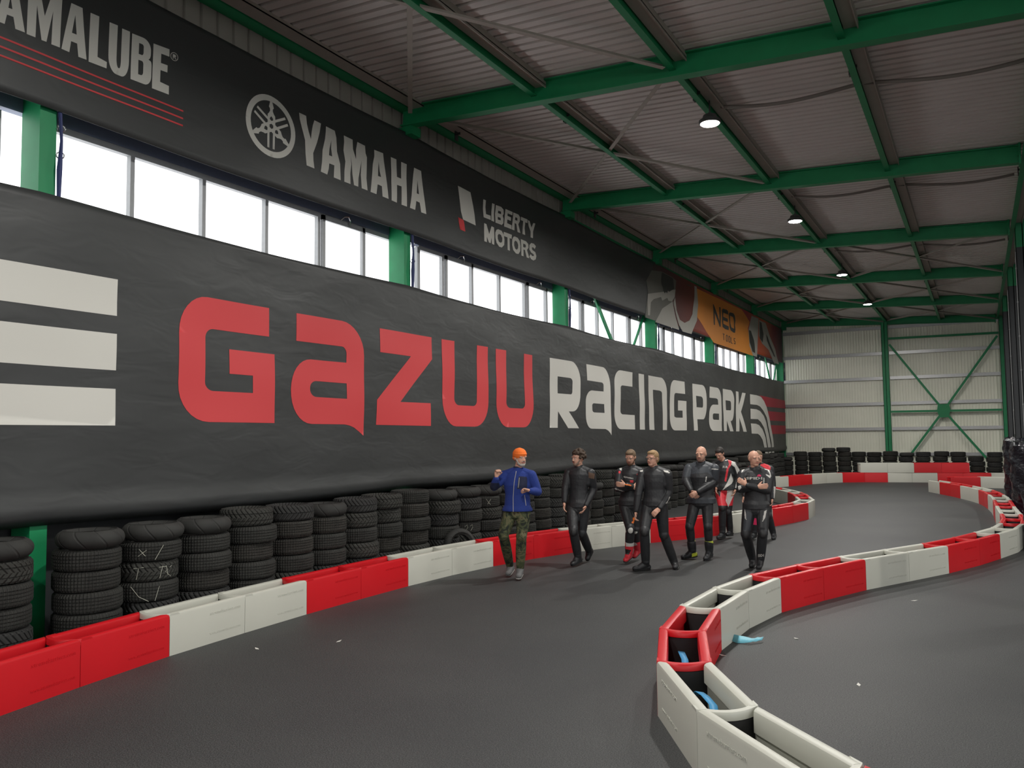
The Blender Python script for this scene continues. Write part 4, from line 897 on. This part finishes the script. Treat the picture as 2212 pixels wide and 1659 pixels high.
def make_person(p, cfg):
    J = p.J; Z = p.Z; sc = cfg.get('scale', 1.0); ty = cfg['torso_yaw']; S = (p.R*math.cos(ty)-p.n*math.sin(ty)); Fd = p.dirv(ty)
    neck = J(*cfg['neck']); pel = J(*cfg['pelvis']); up = (neck-pel).normalized()
    shw = cfg.get('shw', .185)*sc; hw = .095*sc
    sho = [neck-S*shw-Z*.088*sc+Fd*cfg.get('shf', 0), neck+S*shw-Z*.088*sc+Fd*cfg.get('shf', 0)]
    hip = [pel-S*hw, pel+S*hw]
    arms = []; 
    for i, k in enumerate(('armL', 'armR')):
        e, w = cfg[k][:2]; arms.append((sho[i], J(*e), J(*w)))
    legs = []
    for i, k in enumerate(('legL', 'legR')):
        kn, an, to = cfg[k]; legs.append((hip[i], J(*kn), J(*an), J(*to)))
    # body
    b = Blob(); head = J(*cfg['head']); hy, hp = cfg['face']; F = p.dirv(hy, hp); HS = Z.cross(F).normalized(); HS = -HS if HS.dot(p.R) < 0 else HS; HU = (HS.cross(F)); HU = HU if HU.z > 0 else -HU
    h = cfg.get('hs', 1.0)
    b.ell(head+HU*.022*h-F*.012*h, HS*.076*h, F*.098*h, HU*.097*h)
    b.ell(head-HU*.030*h+F*.030*h, HS*.061*h, F*.064*h, HU*.080*h)
    b.ell(head-HU*.083*h+F*.052*h, HS*.040*h, F*.036*h, HU*.028*h)
    b.limb(head-HU*.068*h+F*.01-HS*.045*h, head-HU*.088*h+F*.055*h-HS*.015*h, .020*h, .018*h, 8); b.limb(head-HU*.068*h+F*.01+HS*.045*h, head-HU*.088*h+F*.055*h+HS*.015*h, .020*h, .018*h, 8)
    b.limb(head+HU*.018*h+F*.086*h, head-HU*.026*h+F*.101*h, .0085*h, .0125*h, 8); b.ell(head-HU*.030*h+F*.098*h, HS*.018*h, F*.014*h, HU*.010*h)
    b.limb(head+HU*.022*h+F*.080*h-HS*.045*h, head+HU*.022*h+F*.080*h+HS*.045*h, .012*h, .012*h, 8)
    for s in (-1, 1): b.ell(head-HU*.004*h+HS*s*.076*h-F*.012*h, HS*.008*h, F*.017*h, HU*.027*h)
    b.limb(neck-up*.03, head-HU*.055*h-F*.01, .060*sc, .052*sc, 14)
    b.loft([(pel-up*.06, S*.13*sc, Fd*.09*sc), (pel+up*.06, S*.14*sc, Fd*.095*sc), (pel.lerp(neck, .4), S*.125*sc, Fd*.085*sc), (pel.lerp(neck, .75), S*.150*sc, Fd*.10*sc), (neck-up*.05, S*.13*sc, Fd*.07*sc), (neck, S*.06*sc, Fd*.05*sc)])
    for i, (a, e, w) in enumerate(arms):
        b.limb(a, e, .046*sc, .038*sc); b.limb(e, w, .037*sc, .026*sc)
        hc = cfg.get('handL' if i == 0 else 'handR', {}); D = (w-e).normalized()
        if 'dir' in hc: D = (p.R*hc['dir'][0]+Z*hc['dir'][1]+p.n*hc['dir'][2]).normalized()
        N = hc.get('palm', (1 if i == 0 else -1, 0, .2)); N = (p.R*N[0]+Z*N[1]+p.n*N[2]); N = (N-D*N.dot(D)).normalized()
        th = hc.get('thumb'); th = (p.R*th[0]+Z*th[1]+p.n*th[2]) if th else None
        hand(b, w+D*.01, D, N, hc.get('side', 1 if i == 0 else -1), hc.get('curl', .45), sc, th)
    for hp_, kn, an, to in legs:
        b.limb(hp_, kn, .075*sc, .05*sc); b.limb(kn, an, .048*sc, .034*sc); b.limb(an, an.lerp(to, .45), .026, .022)
    b.build('body', M_SKIN if 'skin' not in cfg else cfg['skin'], p.root, .0062, 2)
    # face details
    for s in (-1, 1):
        e = Blob(); e.ell(head+HU*.004*h+F*.0800*h+HS*s*.030*h, HS*.014, F*.011, HU*.0065); e.build('eye', M_EYEW, p.root, .0028, 1)
        e = Blob(); e.ell(head+HU*.004*h+F*.0880*h+HS*s*.030*h, HS*.0058, F*.005, HU*.0058); e.build('iris', M_EYED, p.root, .002, 0)
        e = Blob(); e.limb(head+HU*.026*h+F*.0915*h+HS*s*.016*h, head+HU*.024*h+F*.078*h+HS*s*.048*h, .0048, .003, 8); e.build('eyebrow', cfg['brow'], p.root, .0028, 1)
    e = Blob(); e.limb(head-HU*.056*h+F*.091*h-HS*.020*h, head-HU*.056*h+F*.091*h+HS*.020*h, .0065, .0065, 8); e.build('lips', M_LIP, p.root, .0028, 1)
    # jacket
    jm = cfg['jacket']; g = cfg.get('girth', 1.0); j = Blob(); hem = cfg.get('hem', -.055)
    secs = [(pel+up*(hem-.0), S*.196*g*sc, Fd*.142*g*sc), (pel+up*.02, S*.194*g*sc, Fd*.142*g*sc), (pel+up*.07, S*.168*g*sc, Fd*.126*g*sc), (pel.lerp(neck, .38), S*.158*g*sc, Fd*.118*g*sc), (pel.lerp(neck, .62), S*.180*g*sc, Fd*.130*g*sc), (pel.lerp(neck, .82), S*.190*sc, Fd*.122*sc), (neck-up*.045, S*.165*sc, Fd*.098*sc), (neck-up*.005, S*.085*sc, Fd*.075*sc), (neck+up*.03, S*.066*sc, Fd*.066*sc)]
    j.loft(secs, 28)
    k = cfg.get('sleeve', 1.06)
    for a, e, w in arms:
        cf = w+(e-w).normalized()*.012
        j.limb(a, e, .074*k*sc, .056*k*sc, bulge=.004); j.limb(e, cf, .055*k*sc, .040*k*sc, bulge=.005); j.ell(a+Z*.012, S*.066*sc, Fd*.078*sc, Z*.060*sc); j.limb(neck+(a-neck)*.25+Z*.002, a+Z*.006-(a-neck)*.12, .058*sc, .066*sc, 12); j.limb(a-(a-neck)*.30-Z*.05, a-(a-neck)*.30-Z*.17, .085*sc, .07*sc, 12)
        m_ = e.lerp(a, .15); j.limb(m_, e.lerp(w, .15), .058*k*sc, .058*k*sc, 12)
    jo = j.build('jacket', jm[0], p.root, .0062, 4, p.painter(jm[1]) if len(jm) > 1 and jm[1] else None, cfg.get('jlabel'))
    cl = Blob(); cl.loft([(neck-up*.01, S*.074*sc, Fd*.074*sc), (neck+up*.045, S*.064*sc, Fd*.064*sc)], 20); cl.build('collar', cfg.get('collar', jm[0][0] if isinstance(jm[0], list) else jm[0]), p.root, .006, 1)
    # trousers
    tm = cfg['trousers']; tg = cfg.get('tg', 1.1); t = Blob()
    t.loft([(pel+up*.09, S*.150*g*sc, Fd*.108*g*sc), (pel, S*.165*g*sc, Fd*.120*g*sc), (pel-up*.09, S*.160*g*sc, Fd*.115*g*sc), (pel-up*.14, S*.11*sc, Fd*.09*sc)], 24)
    for hp_, kn, an, to in legs:
        t.limb(hp_-Z*.03, kn, .090*tg*sc, .066*tg*sc, bulge=.004); t.limb(kn, an+(kn-an)*cfg.get('cuff', .12), .064*tg*sc, .050*tg*sc, bulge=.008*tg); t.ell(kn+p.n*.012, p.R*.068*tg, p.n*.068*tg, Z*.085)
    t.build('trousers', tm[0], p.root, .0065, 4, p.painter(tm[1]) if len(tm) > 1 and tm[1] else None, cfg.get('tlabel'))
    # boots
    bm_ = cfg['boots']
    for i, (hp_, kn, an, to) in enumerate(legs):
        bo = Blob(); ft = (to-an); ft2 = Vector((ft.x, ft.y, ft.z)); toe = to; heel = an+(an-kn).normalized()*.065-ft.normalized()*.03
        if bm_.get('low'): bo.limb(an+(kn-an).normalized()*.03, an+(an-kn).normalized()*.02, .052, .052)
        else: bo.limb(an+(kn-an)*bm_.get('h', .55), an, .070*sc, .058*sc, bulge=.004); bo.limb(an+(kn-an)*.12, an+(kn-an)*.08+p.n*.01, .064*sc, .06*sc)
        bo.limb(heel, toe, .052*sc, .043*sc, flat=.85); bo.limb(an, toe.lerp(heel, .30), .056*sc, .044*sc)
        bo.build('boot' if not bm_.get('low') else 'shoe', bm_['m'], p.root, .0075, 2, p.painter(bm_['paint']) if bm_.get('paint') else None)
        so = Blob(); dn = (an-kn).normalized(); so.limb(heel+dn*.034, toe+dn*.028, .050*sc, .042*sc, flat=.4, ref=dn.cross(ft).normalized() if False else None); so.build('sole', bm_.get('sole', M_RUB), p.root, .006, 1)
        if cfg.get('slider'):
            kf = (kn+p.n*.060+ (hp_-kn).normalized()*-.02); q = Blob(); q.ell(kf, p.R*.042, p.n*.022, Z*.055); q.build('knee_slider', cfg['slider'], p.root, .006, 1)
    # hair
    hm = cfg.get('hair')
    if hm:
        q = Blob(); kind = hm[1]
        if kind == 'short': q.ell(head+HU*.036*h-F*.020*h, HS*.082*h, F*.096*h, HU*.095*h); q.ell(head+HU*.085*h+F*.030*h, HS*.060*h, F*.055*h, HU*.035*h); q.ell(head-HU*.01*h-F*.045*h, HS*.078*h, F*.065*h, HU*.075*h)
        if kind == 'curly':
            rnd = random.Random(3)
            for i in range(60):
                a, c2 = rnd.uniform(0, 2*PI), rnd.uniform(-.25, 1); s2 = math.sqrt(max(0, 1-c2*c2)); d = HS*math.cos(a)*s2*.092+F*(math.sin(a)*s2*.100-.022)+HU*(c2*.105+.035)
                if (d.dot(F) > .035 and d.dot(HU) < .07): continue
                q.ell(head+d, HS*rnd.uniform(.020, .032), F*rnd.uniform(.02, .03), HU*rnd.uniform(.02, .03), 6)
            q.ell(head+HU*.04-F*.03, HS*.088, F*.090, HU*.095)
        if kind == 'fringe': q.ell(head+HU*.016*h-F*.030*h, HS*.0795*h, F*.088*h, HU*.070*h)
        if kind == 'long': q.ell(head+HU*.036*h-F*.015*h, HS*.084*h, F*.098*h, HU*.090*h); q.ell(head-HU*.07*h-F*.05*h, HS*.08*h, F*.055*h, HU*.10*h)
        if kind == 'beanie':
            q.ell(head+HU*.050*h-F*.014*h, HS*.090*h, F*.112*h, HU*.090*h); q.loft([(head+HU*.024*h-F*.02*h-F*.0, HS*.088*h, F*.110*h), (head+HU*.062*h-F*.008*h, HS*.092*h, F*.114*h)], 24); q.ell(head-HU*.0-F*.05*h, HS*.084*h, F*.066*h, HU*.05*h)
        q.build({'beanie': 'beanie'}.get(kind, 'hair'), hm[0], p.root, .006, 1 if kind == 'curly' else 2)
    if cfg.get('beard'):
        q = Blob(); q.ell(head-HU*.088*h+F*.056*h, HS*.043*h, F*.036*h, HU*.030*h)
        for s in (-1, 1): q.limb(head-HU*.030*h+HS*s*.060*h+F*.02*h, head-HU*.075*h+HS*s*.040*h+F*.045*h, .014*h, .020*h, 8)
        q.limb(head-HU*.042*h+F*.092*h-HS*.024*h, head-HU*.042*h+F*.092*h+HS*.024*h, .006, .006, 8)
        q.build('beard', cfg['beard'], p.root, .005, 1)
    if cfg.get('glasses'):
        q = MB()
        for s in (-1, 1):
            c0 = head+HU*.003*h+F*.108*h+HS*s*.032*h; q.tube([c0+HS*.024*math.cos(2*PI*i/14)+HU*.016*math.sin(2*PI*i/14)-F*.006*math.cos(2*PI*i/14)*s for i in range(15)], .0022, 5)
            q.tube([c0+HS*s*.024-F*.006, head+HU*.006*h+HS*s*.085*h-F*.01], .0022, 5)
        q.tube([head+HU*.005*h+F*.110*h-HS*.009, head+HU*.005*h+F*.110*h+HS*.009], .0022, 5)
        q.v = [tuple(Vector(v)-p.root.location) for v in q.v]; q.build('glasses', M_RUB, p.root)
    p.jacket = jo; return jo
def decal(p, part, text, c0, c1, mt, name='lettering', font_h=1.0, thick=.0015):
    # lettering laid on the garment between two points given in the picture of the person
    me, x0, x1 = txt_mesh(text, 1.0, 0.0, .028); A, B = Vector(c0), Vector(c1); L = (B-A).length; s = L/(x1-x0); d = (B-A)/L; u = Vector((d.y, -d.x))
    bvh = BVHTree.FromObject(part, bpy.context.evaluated_depsgraph_get()); loc = p.root.location; out = []
    for v in me.vertices:
        q = A+d*(v.co.x-x0)*s+u*v.co.y*s*font_h*1.0; r = ray(*p.pix((q.x, q.y))).normalized()
        h = bvh.ray_cast(CAM-loc, r); out.append(h[0]-r*.004 if h[0] is not None else None)
    ok = [i for i, o in enumerate(out) if o is not None]
    if len(ok) < len(out): 
        avg = sum((out[i] for i in ok), Vector())/max(1, len(ok))
        out = [o if o is not None else avg for o in out]
    for v, o in zip(me.vertices, out): v.co = o
    me.materials.clear(); me.materials.append(mt); me.name = name
    o = bpy.data.objects.new(name, me); C.objects.link(o); o.parent = p.root; return o
bpy.context.view_layer.update()
HB_ = mat('brown_hair', (.045, .026, .014), .7, bump=(90, .8, .01)); HD = mat('dark_hair', (.018, .013, .010), .6, bump=(90, .8, .01)); HBL = mat('blond_hair', (.30, .19, .09), .7, bump=(90, .6, .01)); HG = mat('grey_beard', (.38, .36, .33), .8, bump=(90, .6, .01)); HR = mat('reddish_beard', (.10, .05, .025), .8, bump=(90, .6, .01)); HSH = mat('cropped_hair', (.22, .15, .11), .7)
GP_ = 'motorcyclists walking the track'
# 1 man in blue fleece
p = Person((1020, 940), 5.027, (508, 1562), 'man in orange beanie, blue fleece jacket and camouflage trousers walking with raised fists')
jo = make_person(p, dict(torso_yaw=-.25, neck=(497, 372), pelvis=(490, 815), head=(520, 248, .03), face=(.55, .05), hs=1.04, shw=.19, girth=1.12, sleeve=1.08, hem=-.01,
    armL=((238, 560, .06), (262, 470, .16)), armR=((712, 615, .05), (632, 606, .22)), handL=dict(dir=(.10, .95, .1), palm=(.6, 0, .8), curl=1.25, side=1), handR=dict(dir=(-.95, .25, .15), palm=(0, -.9, .4), curl=1.25, side=-1),
    legL=((340, 1085, .10), (412, 1425, -.28), (392, 1500, -.14)), legR=((535, 1100, .10), (520, 1455, .0), (505, 1532, .13)), tg=1.12, cuff=.06,
    jacket=([M_BLU, M_NAV], [(1, [(505, 445), (590, 452), (600, 480), (595, 590), (485, 585)]), (1, [(185, 520), (290, 520), (330, 600), (185, 600)])]), collar=M_NAV, trousers=(M_CAMO,), boots=dict(m=M_SHOE, low=True, sole=mat('grey_sole', (.35, .34, .32), .7)), hair=(M_ORA, 'beanie'), beard=HG, brow=HG))
for pts, nm in (([(478, 392), (455, 520), (445, 680), (446, 832)], 'zip'), ([(512, 462), (500, 570)], 'pocket_zip'), ([(568, 650), (585, 765)], 'pocket_zip')):
    bvh = BVHTree.FromObject(jo, bpy.context.evaluated_depsgraph_get()); q = MB(); L_ = []
    for i in range(len(pts)-1):
        for u in range(6):
            x = pts[i][0]+(pts[i+1][0]-pts[i][0])*u/5; y = pts[i][1]+(pts[i+1][1]-pts[i][1])*u/5; r = ray(*p.pix((x, y))).normalized(); h = bvh.ray_cast(CAM-p.root.location, r)
            if h[0] is not None and (not L_ or (h[0]-L_[-1]).length > .003): L_.append(h[0]-r*.002)
    if len(L_) > 1: q.tube(L_, .005, 5); q.build(nm, M_PLAS, p.root)
# 2 curly man
p = Person((1020, 940), 5.027, (1130, 1418), 'curly dark-haired man in plain black leathers walking just right of the blue jacket', GP_)
make_person(p, dict(torso_yaw=-.35, neck=(1165, 352), pelvis=(1150, 745), head=(1150, 252, .03), face=(-.95, .03), hs=1.0, shw=.175, girth=.92,
    armL=((1012, 565, .0), (1002, 725, .08)), armR=((1318, 590, -.02), (1235, 765, .12)), handL=dict(curl=.5), handR=dict(curl=.45),
    legL=((1100, 1040, .22), (1150, 1320, .02), (1092, 1392, .14)), legR=((1190, 1055, .0), (1268, 1250, -.36), (1252, 1335, -.34)), slider=M_RUB,
    jacket=([M_LEA, mat('brown_patch', (.12, .07, .045), .6)], [(1, [(1260, 400), (1330, 420), (1325, 475), (1265, 465)])]), trousers=(M_LEA,), boots=dict(m=M_LEA), hair=(HB_, 'curly'), beard=HSH, brow=HD))
# 3 bearded man, arms crossed
p = Person((1300, 940), 5.185, (285, 1432), 'bearded man with folded arms in black and red racing leathers with white knee sliders', GP_)
jo = make_person(p, dict(torso_yaw=-.25, neck=(335, 362), pelvis=(320, 745), head=(322, 250, .03), face=(-.35, .30), shw=.185, shf=-.0,
    armL=((182, 600, .10), (330, 590, .24)), armR=((432, 610, .10), (275, 560, .29)), handL=dict(dir=(1, .1, -.1), palm=(0, 0, -1), curl=.3, side=1), handR=dict(dir=(-1, .1, -.2), palm=(0, 0, -1), curl=.3, side=-1),
    legL=((318, 1045, .16), (305, 1320, .05), (268, 1395, .18)), legR=((375, 1050, .0), (400, 1275, -.25), (365, 1350, -.16)), slider=M_WHL,
    jacket=([M_LEA, M_RDL, M_WHL, M_ORP], [(1, [(315, 503), (355, 503), (352, 530), (318, 530)]), (1, [(188, 400), (212, 405), (208, 430), (186, 425)]), (2, [(190, 360), (228, 370), (222, 395), (205, 390)]), (3, [(250, 545), (310, 552), (335, 560), (325, 570), (252, 556)]), (1, [(395, 430), (440, 440), (438, 455), (392, 447)])]),
    trousers=([M_LEA, M_ORP, M_WHL], [(1, [(345, 925), (375, 920), (372, 950), (348, 960)]), (1, [(340, 965), (368, 955), (355, 990), (332, 985)]), (2, [(245, 1010), (275, 1080), (262, 1100), (240, 1060)])]), boots=dict(m=[M_RDL, M_WHL, M_RUB], h=.45, paint=[(1, [(262, 1180), (360, 1180), (400, 1230), (330, 1250), (268, 1245)]), (2, [(250, 1270), (330, 1290), (300, 1340), (255, 1330)])], sole=M_RUB), hair=(HBL if False else mat('light_brown_hair', (.14, .09, .05), .7, bump=(90, .6, .01)), 'short'), beard=HR, brow=HB_))
decal(p, jo, 'alpinestars', (242, 472), (352, 492), M_WHL); decal(p, jo, 'alpinestars', (143, 603), (250, 640), M_WHL)
# 4 blond man with glasses
p = Person((1300, 940), 5.185, (450, 1512), 'fair-haired man with glasses in black leathers striding with one thumb out', GP_)
jo = make_person(p, dict(torso_yaw=-.30, neck=(592, 372), pelvis=(592, 752), head=(568, 262, .03), face=(-.62, .03), shw=.185, girth=1.0,
    armL=((412, 640, .02), (385, 850, .06)), armR=((752, 640, .0), (650, 815, .16)), handL=dict(curl=.8), handR=dict(dir=(-.55, -.5, .3), palm=(0, -.3, -.9), curl=.6, side=1, thumb=(-1, .25, .1)),
    legL=((478, 1075, .20), (492, 1440, .02), (372, 1492, .10)), legR=((695, 1110, -.05), (812, 1425, -.22), (822, 1480, -.08)), slider=M_RUB,
    jacket=([M_LEA, M_WHL], [(1, [(690, 392), (735, 398), (765, 420), (755, 428), (700, 412)]), (1, [(425, 395), (462, 388), (460, 408), (430, 412)]), (1, [(755, 688), (768, 690), (730, 768), (715, 762), (745, 725)])]), trousers=(M_LEA,), boots=dict(m=M_LEA), hair=(HBL, 'short'), brow=HBL, glasses=True))
# 5 bald man
p = Person((1450, 940), 5.352, (215, 1432), 'bald broad man in grey and black leathers with hands clasped and yellow-trimmed boots', GP_)
jo = make_person(p, dict(torso_yaw=-.25, neck=(350, 325), pelvis=(345, 745), head=(345, 220, .04), face=(-.35, .12), hs=1.06, shw=.20, girth=1.18, sleeve=1.12, scale=1.02,
    armL=((165, 525, .04), (228, 640, .20)), armR=((500, 545, .04), (312, 655, .24)), handL=dict(dir=(.6, -.75, .2), palm=(.3, 0, -1), curl=.6, side=1), handR=dict(dir=(-.85, -.5, .1), palm=(0, 0, -1), curl=.7, side=-1),
    legL=((212, 1060, .12), (245, 1345, .0), (140, 1405, .06)), legR=((425, 1060, .12), (440, 1345, .04), (398, 1425, .18)), tg=1.05, cuff=.35,
    jacket=([M_LEA2, M_LEA, M_WHL], [(2, [(465, 385), (545, 390), (545, 400), (465, 396)]), (2, [(400, 480), (412, 480), (405, 540), (392, 540)]), (1, [(300, 300), (415, 300), (415, 460), (300, 460)][:0] or [(130, 480), (240, 480), (240, 700), (130, 700)]), (1, [(220, 450), (420, 430), (560, 560), (540, 720), (250, 720)])]), trousers=(M_LEA,), boots=dict(m=[M_LEA, M_YEL, M_WHL], h=.36, paint=[(1, [(180, 1200), (305, 1200), (303, 1225), (182, 1222)]), (1, [(385, 1200), (495, 1215), (492, 1250), (388, 1225)]), (1, [(240, 1370), (300, 1350), (305, 1430), (235, 1430)])]), brow=HD, beard=mat('stubble', (.20, .12, .09), .8)))
# 6 red white suit
p = Person((1450, 940), 5.352, (575, 1200), 'dark-haired man looking down in red, white and black one-piece racing suit', GP_)
jo = make_person(p, dict(torso_yaw=-.35, neck=(610, 300), pelvis=(615, 600), head=(560, 215, .08), face=(-.45, .55), shw=.19, girth=1.05, scale=1.0,
    armL=((520, 470, -.05), (520, 600, .08)), armR=((775, 500, .0), (742, 625, .10)), handR=dict(curl=.5),
    legL=((590, 835, .15), (592, 1135, .05), (545, 1180, .16)), legR=((655, 880, .0), (680, 1110, -.16), (648, 1145, -.05)), slider=M_RUB,
    jacket=([M_LEA, M_RDL, M_WHL], [(1, [(655, 280), (700, 290), (690, 350), (665, 385), (635, 540), (615, 530), (640, 390), (668, 340)]), (2, [(700, 260), (745, 330), (790, 400), (800, 440), (780, 600), (740, 610), (770, 470), (735, 370), (690, 340)]), (2, [(690, 440), (720, 520), (700, 560), (590, 640), (640, 560), (670, 500)]), (1, [(480, 270), (530, 265), (520, 300), (485, 300)]), (2, [(610, 275), (650, 262), (700, 270), (660, 285), (625, 300)])]),
    trousers=([M_RDL, M_WHL, M_LEA], [(1, [(655, 590), (745, 580), (720, 700), (660, 830), (630, 760)]), (2, [(500, 560), (590, 560), (560, 720), (520, 640)]), (2, [(520, 815), (800, 815), (800, 1200), (520, 1200)])]), boots=dict(m=M_LEA), hair=(HD, 'short'), brow=HD))
decal(p, jo, 'SUR', (592, 378), (655, 382), M_WHL)
# 7 older man arms crossed
p = Person((1450, 940), 5.352, (1015, 1556), 'older balding man with folded arms in black leathers with white shoulder flashes', GP_)
jo = make_person(p, dict(torso_yaw=.05, neck=(972, 392), pelvis=(980, 810), head=(958, 272, .03), face=(.50, .05), shw=.185,
    armL=((800, 625, .08), (985, 600, .24)), armR=((1118, 640, .08), (880, 580, .31)), handL=dict(dir=(1, .1, -.1), palm=(0, 0, -1), curl=.3, side=1), handR=dict(dir=(-.8, .5, -.2), palm=(0, 0, -1), curl=.3, side=-1),
    legL=((862, 1140, .06), (938, 1430, -.20), (928, 1505, -.08)), legR=((1058, 1130, .20), (1030, 1440, .05), (1012, 1525, .18)), slider=M_RUB,
    jacket=([M_LEA, M_WHL, M_PINK], [(2, [(992, 470), (1005, 455), (1025, 452), (1042, 468), (1035, 476), (995, 478)]), (1, [(1075, 395), (1120, 380), (1145, 430), (1155, 480), (1140, 470), (1130, 430), (1112, 405)]), (1, [(815, 400), (850, 385), (840, 405), (812, 432)]), (1, [(1065, 490), (1078, 495), (1078, 590), (1062, 590)]), (1, [(815, 500), (832, 505), (822, 560), (808, 555)]), (1, [(760, 600), (850, 580), (860, 605), (790, 640)][:0] or [(770, 590), (800, 580), (812, 610), (780, 640)]), (1, [(1090, 450), (1150, 470), (1145, 500), (1100, 465)])]),
    trousers=([M_LEA, M_WHL, M_LEA2], [(1, [(848, 850), (862, 900), (868, 978), (850, 960), (845, 900)]), (1, [(1075, 880), (1105, 865), (1085, 960), (1052, 1005)]), (2, [(850, 860), (930, 900), (925, 1100), (830, 1110)])]), boots=dict(m=M_LEA, h=.6), hair=(HSH, 'fringe'), brow=HB_))
decal(p, jo, 'SPIDI', (862, 512), (1052, 512), M_WHL, font_h=.45)
bt = [o for o in p.root.children if o.name.startswith('boot')][-1]
decal(p, bt, 'SIDI', (1002, 1408), (1072, 1404), M_WHL, font_h=1.0)
# 8 rider half hidden
p = Person((1450, 940), 5.352, (1185, 1212), 'rider with brown hair half hidden behind the older balding man, red shoulders and green boots', GP_)
make_person(p, dict(torso_yaw=.1, neck=(1030, 345), pelvis=(1040, 640), head=(1006, 252, .03), face=(.3, .05), shw=.18, scale=.97,
    armL=((880, 560, .0), (842, 705, .08)), armR=((1175, 560, .0), (1168, 730, .05)), handL=dict(curl=.6), handR=dict(curl=.6),
    legL=((975, 880, .12), (960, 1130, .0), (930, 1180, .1)), legR=((1120, 920, .05), (1178, 1130, -.15), (1180, 1190, -.02)), slider=M_RUB,
    jacket=([M_LEA, M_RDL, M_WHL], [(1, [(1040, 320), (1110, 330), (1150, 370), (1145, 410), (1080, 380), (1030, 350)]), (2, [(1185, 590), (1215, 600), (1205, 740), (1185, 730)]), (1, [(800, 340), (920, 340), (850, 400), (800, 400)])]),
    trousers=([M_LEA, M_PINK], [(1, [(940, 960), (990, 960), (990, 1050), (940, 1050)])]), boots=dict(m=[M_LEA, M_GRN], h=.8, paint=[(1, [(1090, 930), (1170, 930), (1175, 1030), (1090, 1030)])]), hair=(mat('light_brown_hair', (.14, .09, .05), .7), 'long'), brow=HB_))
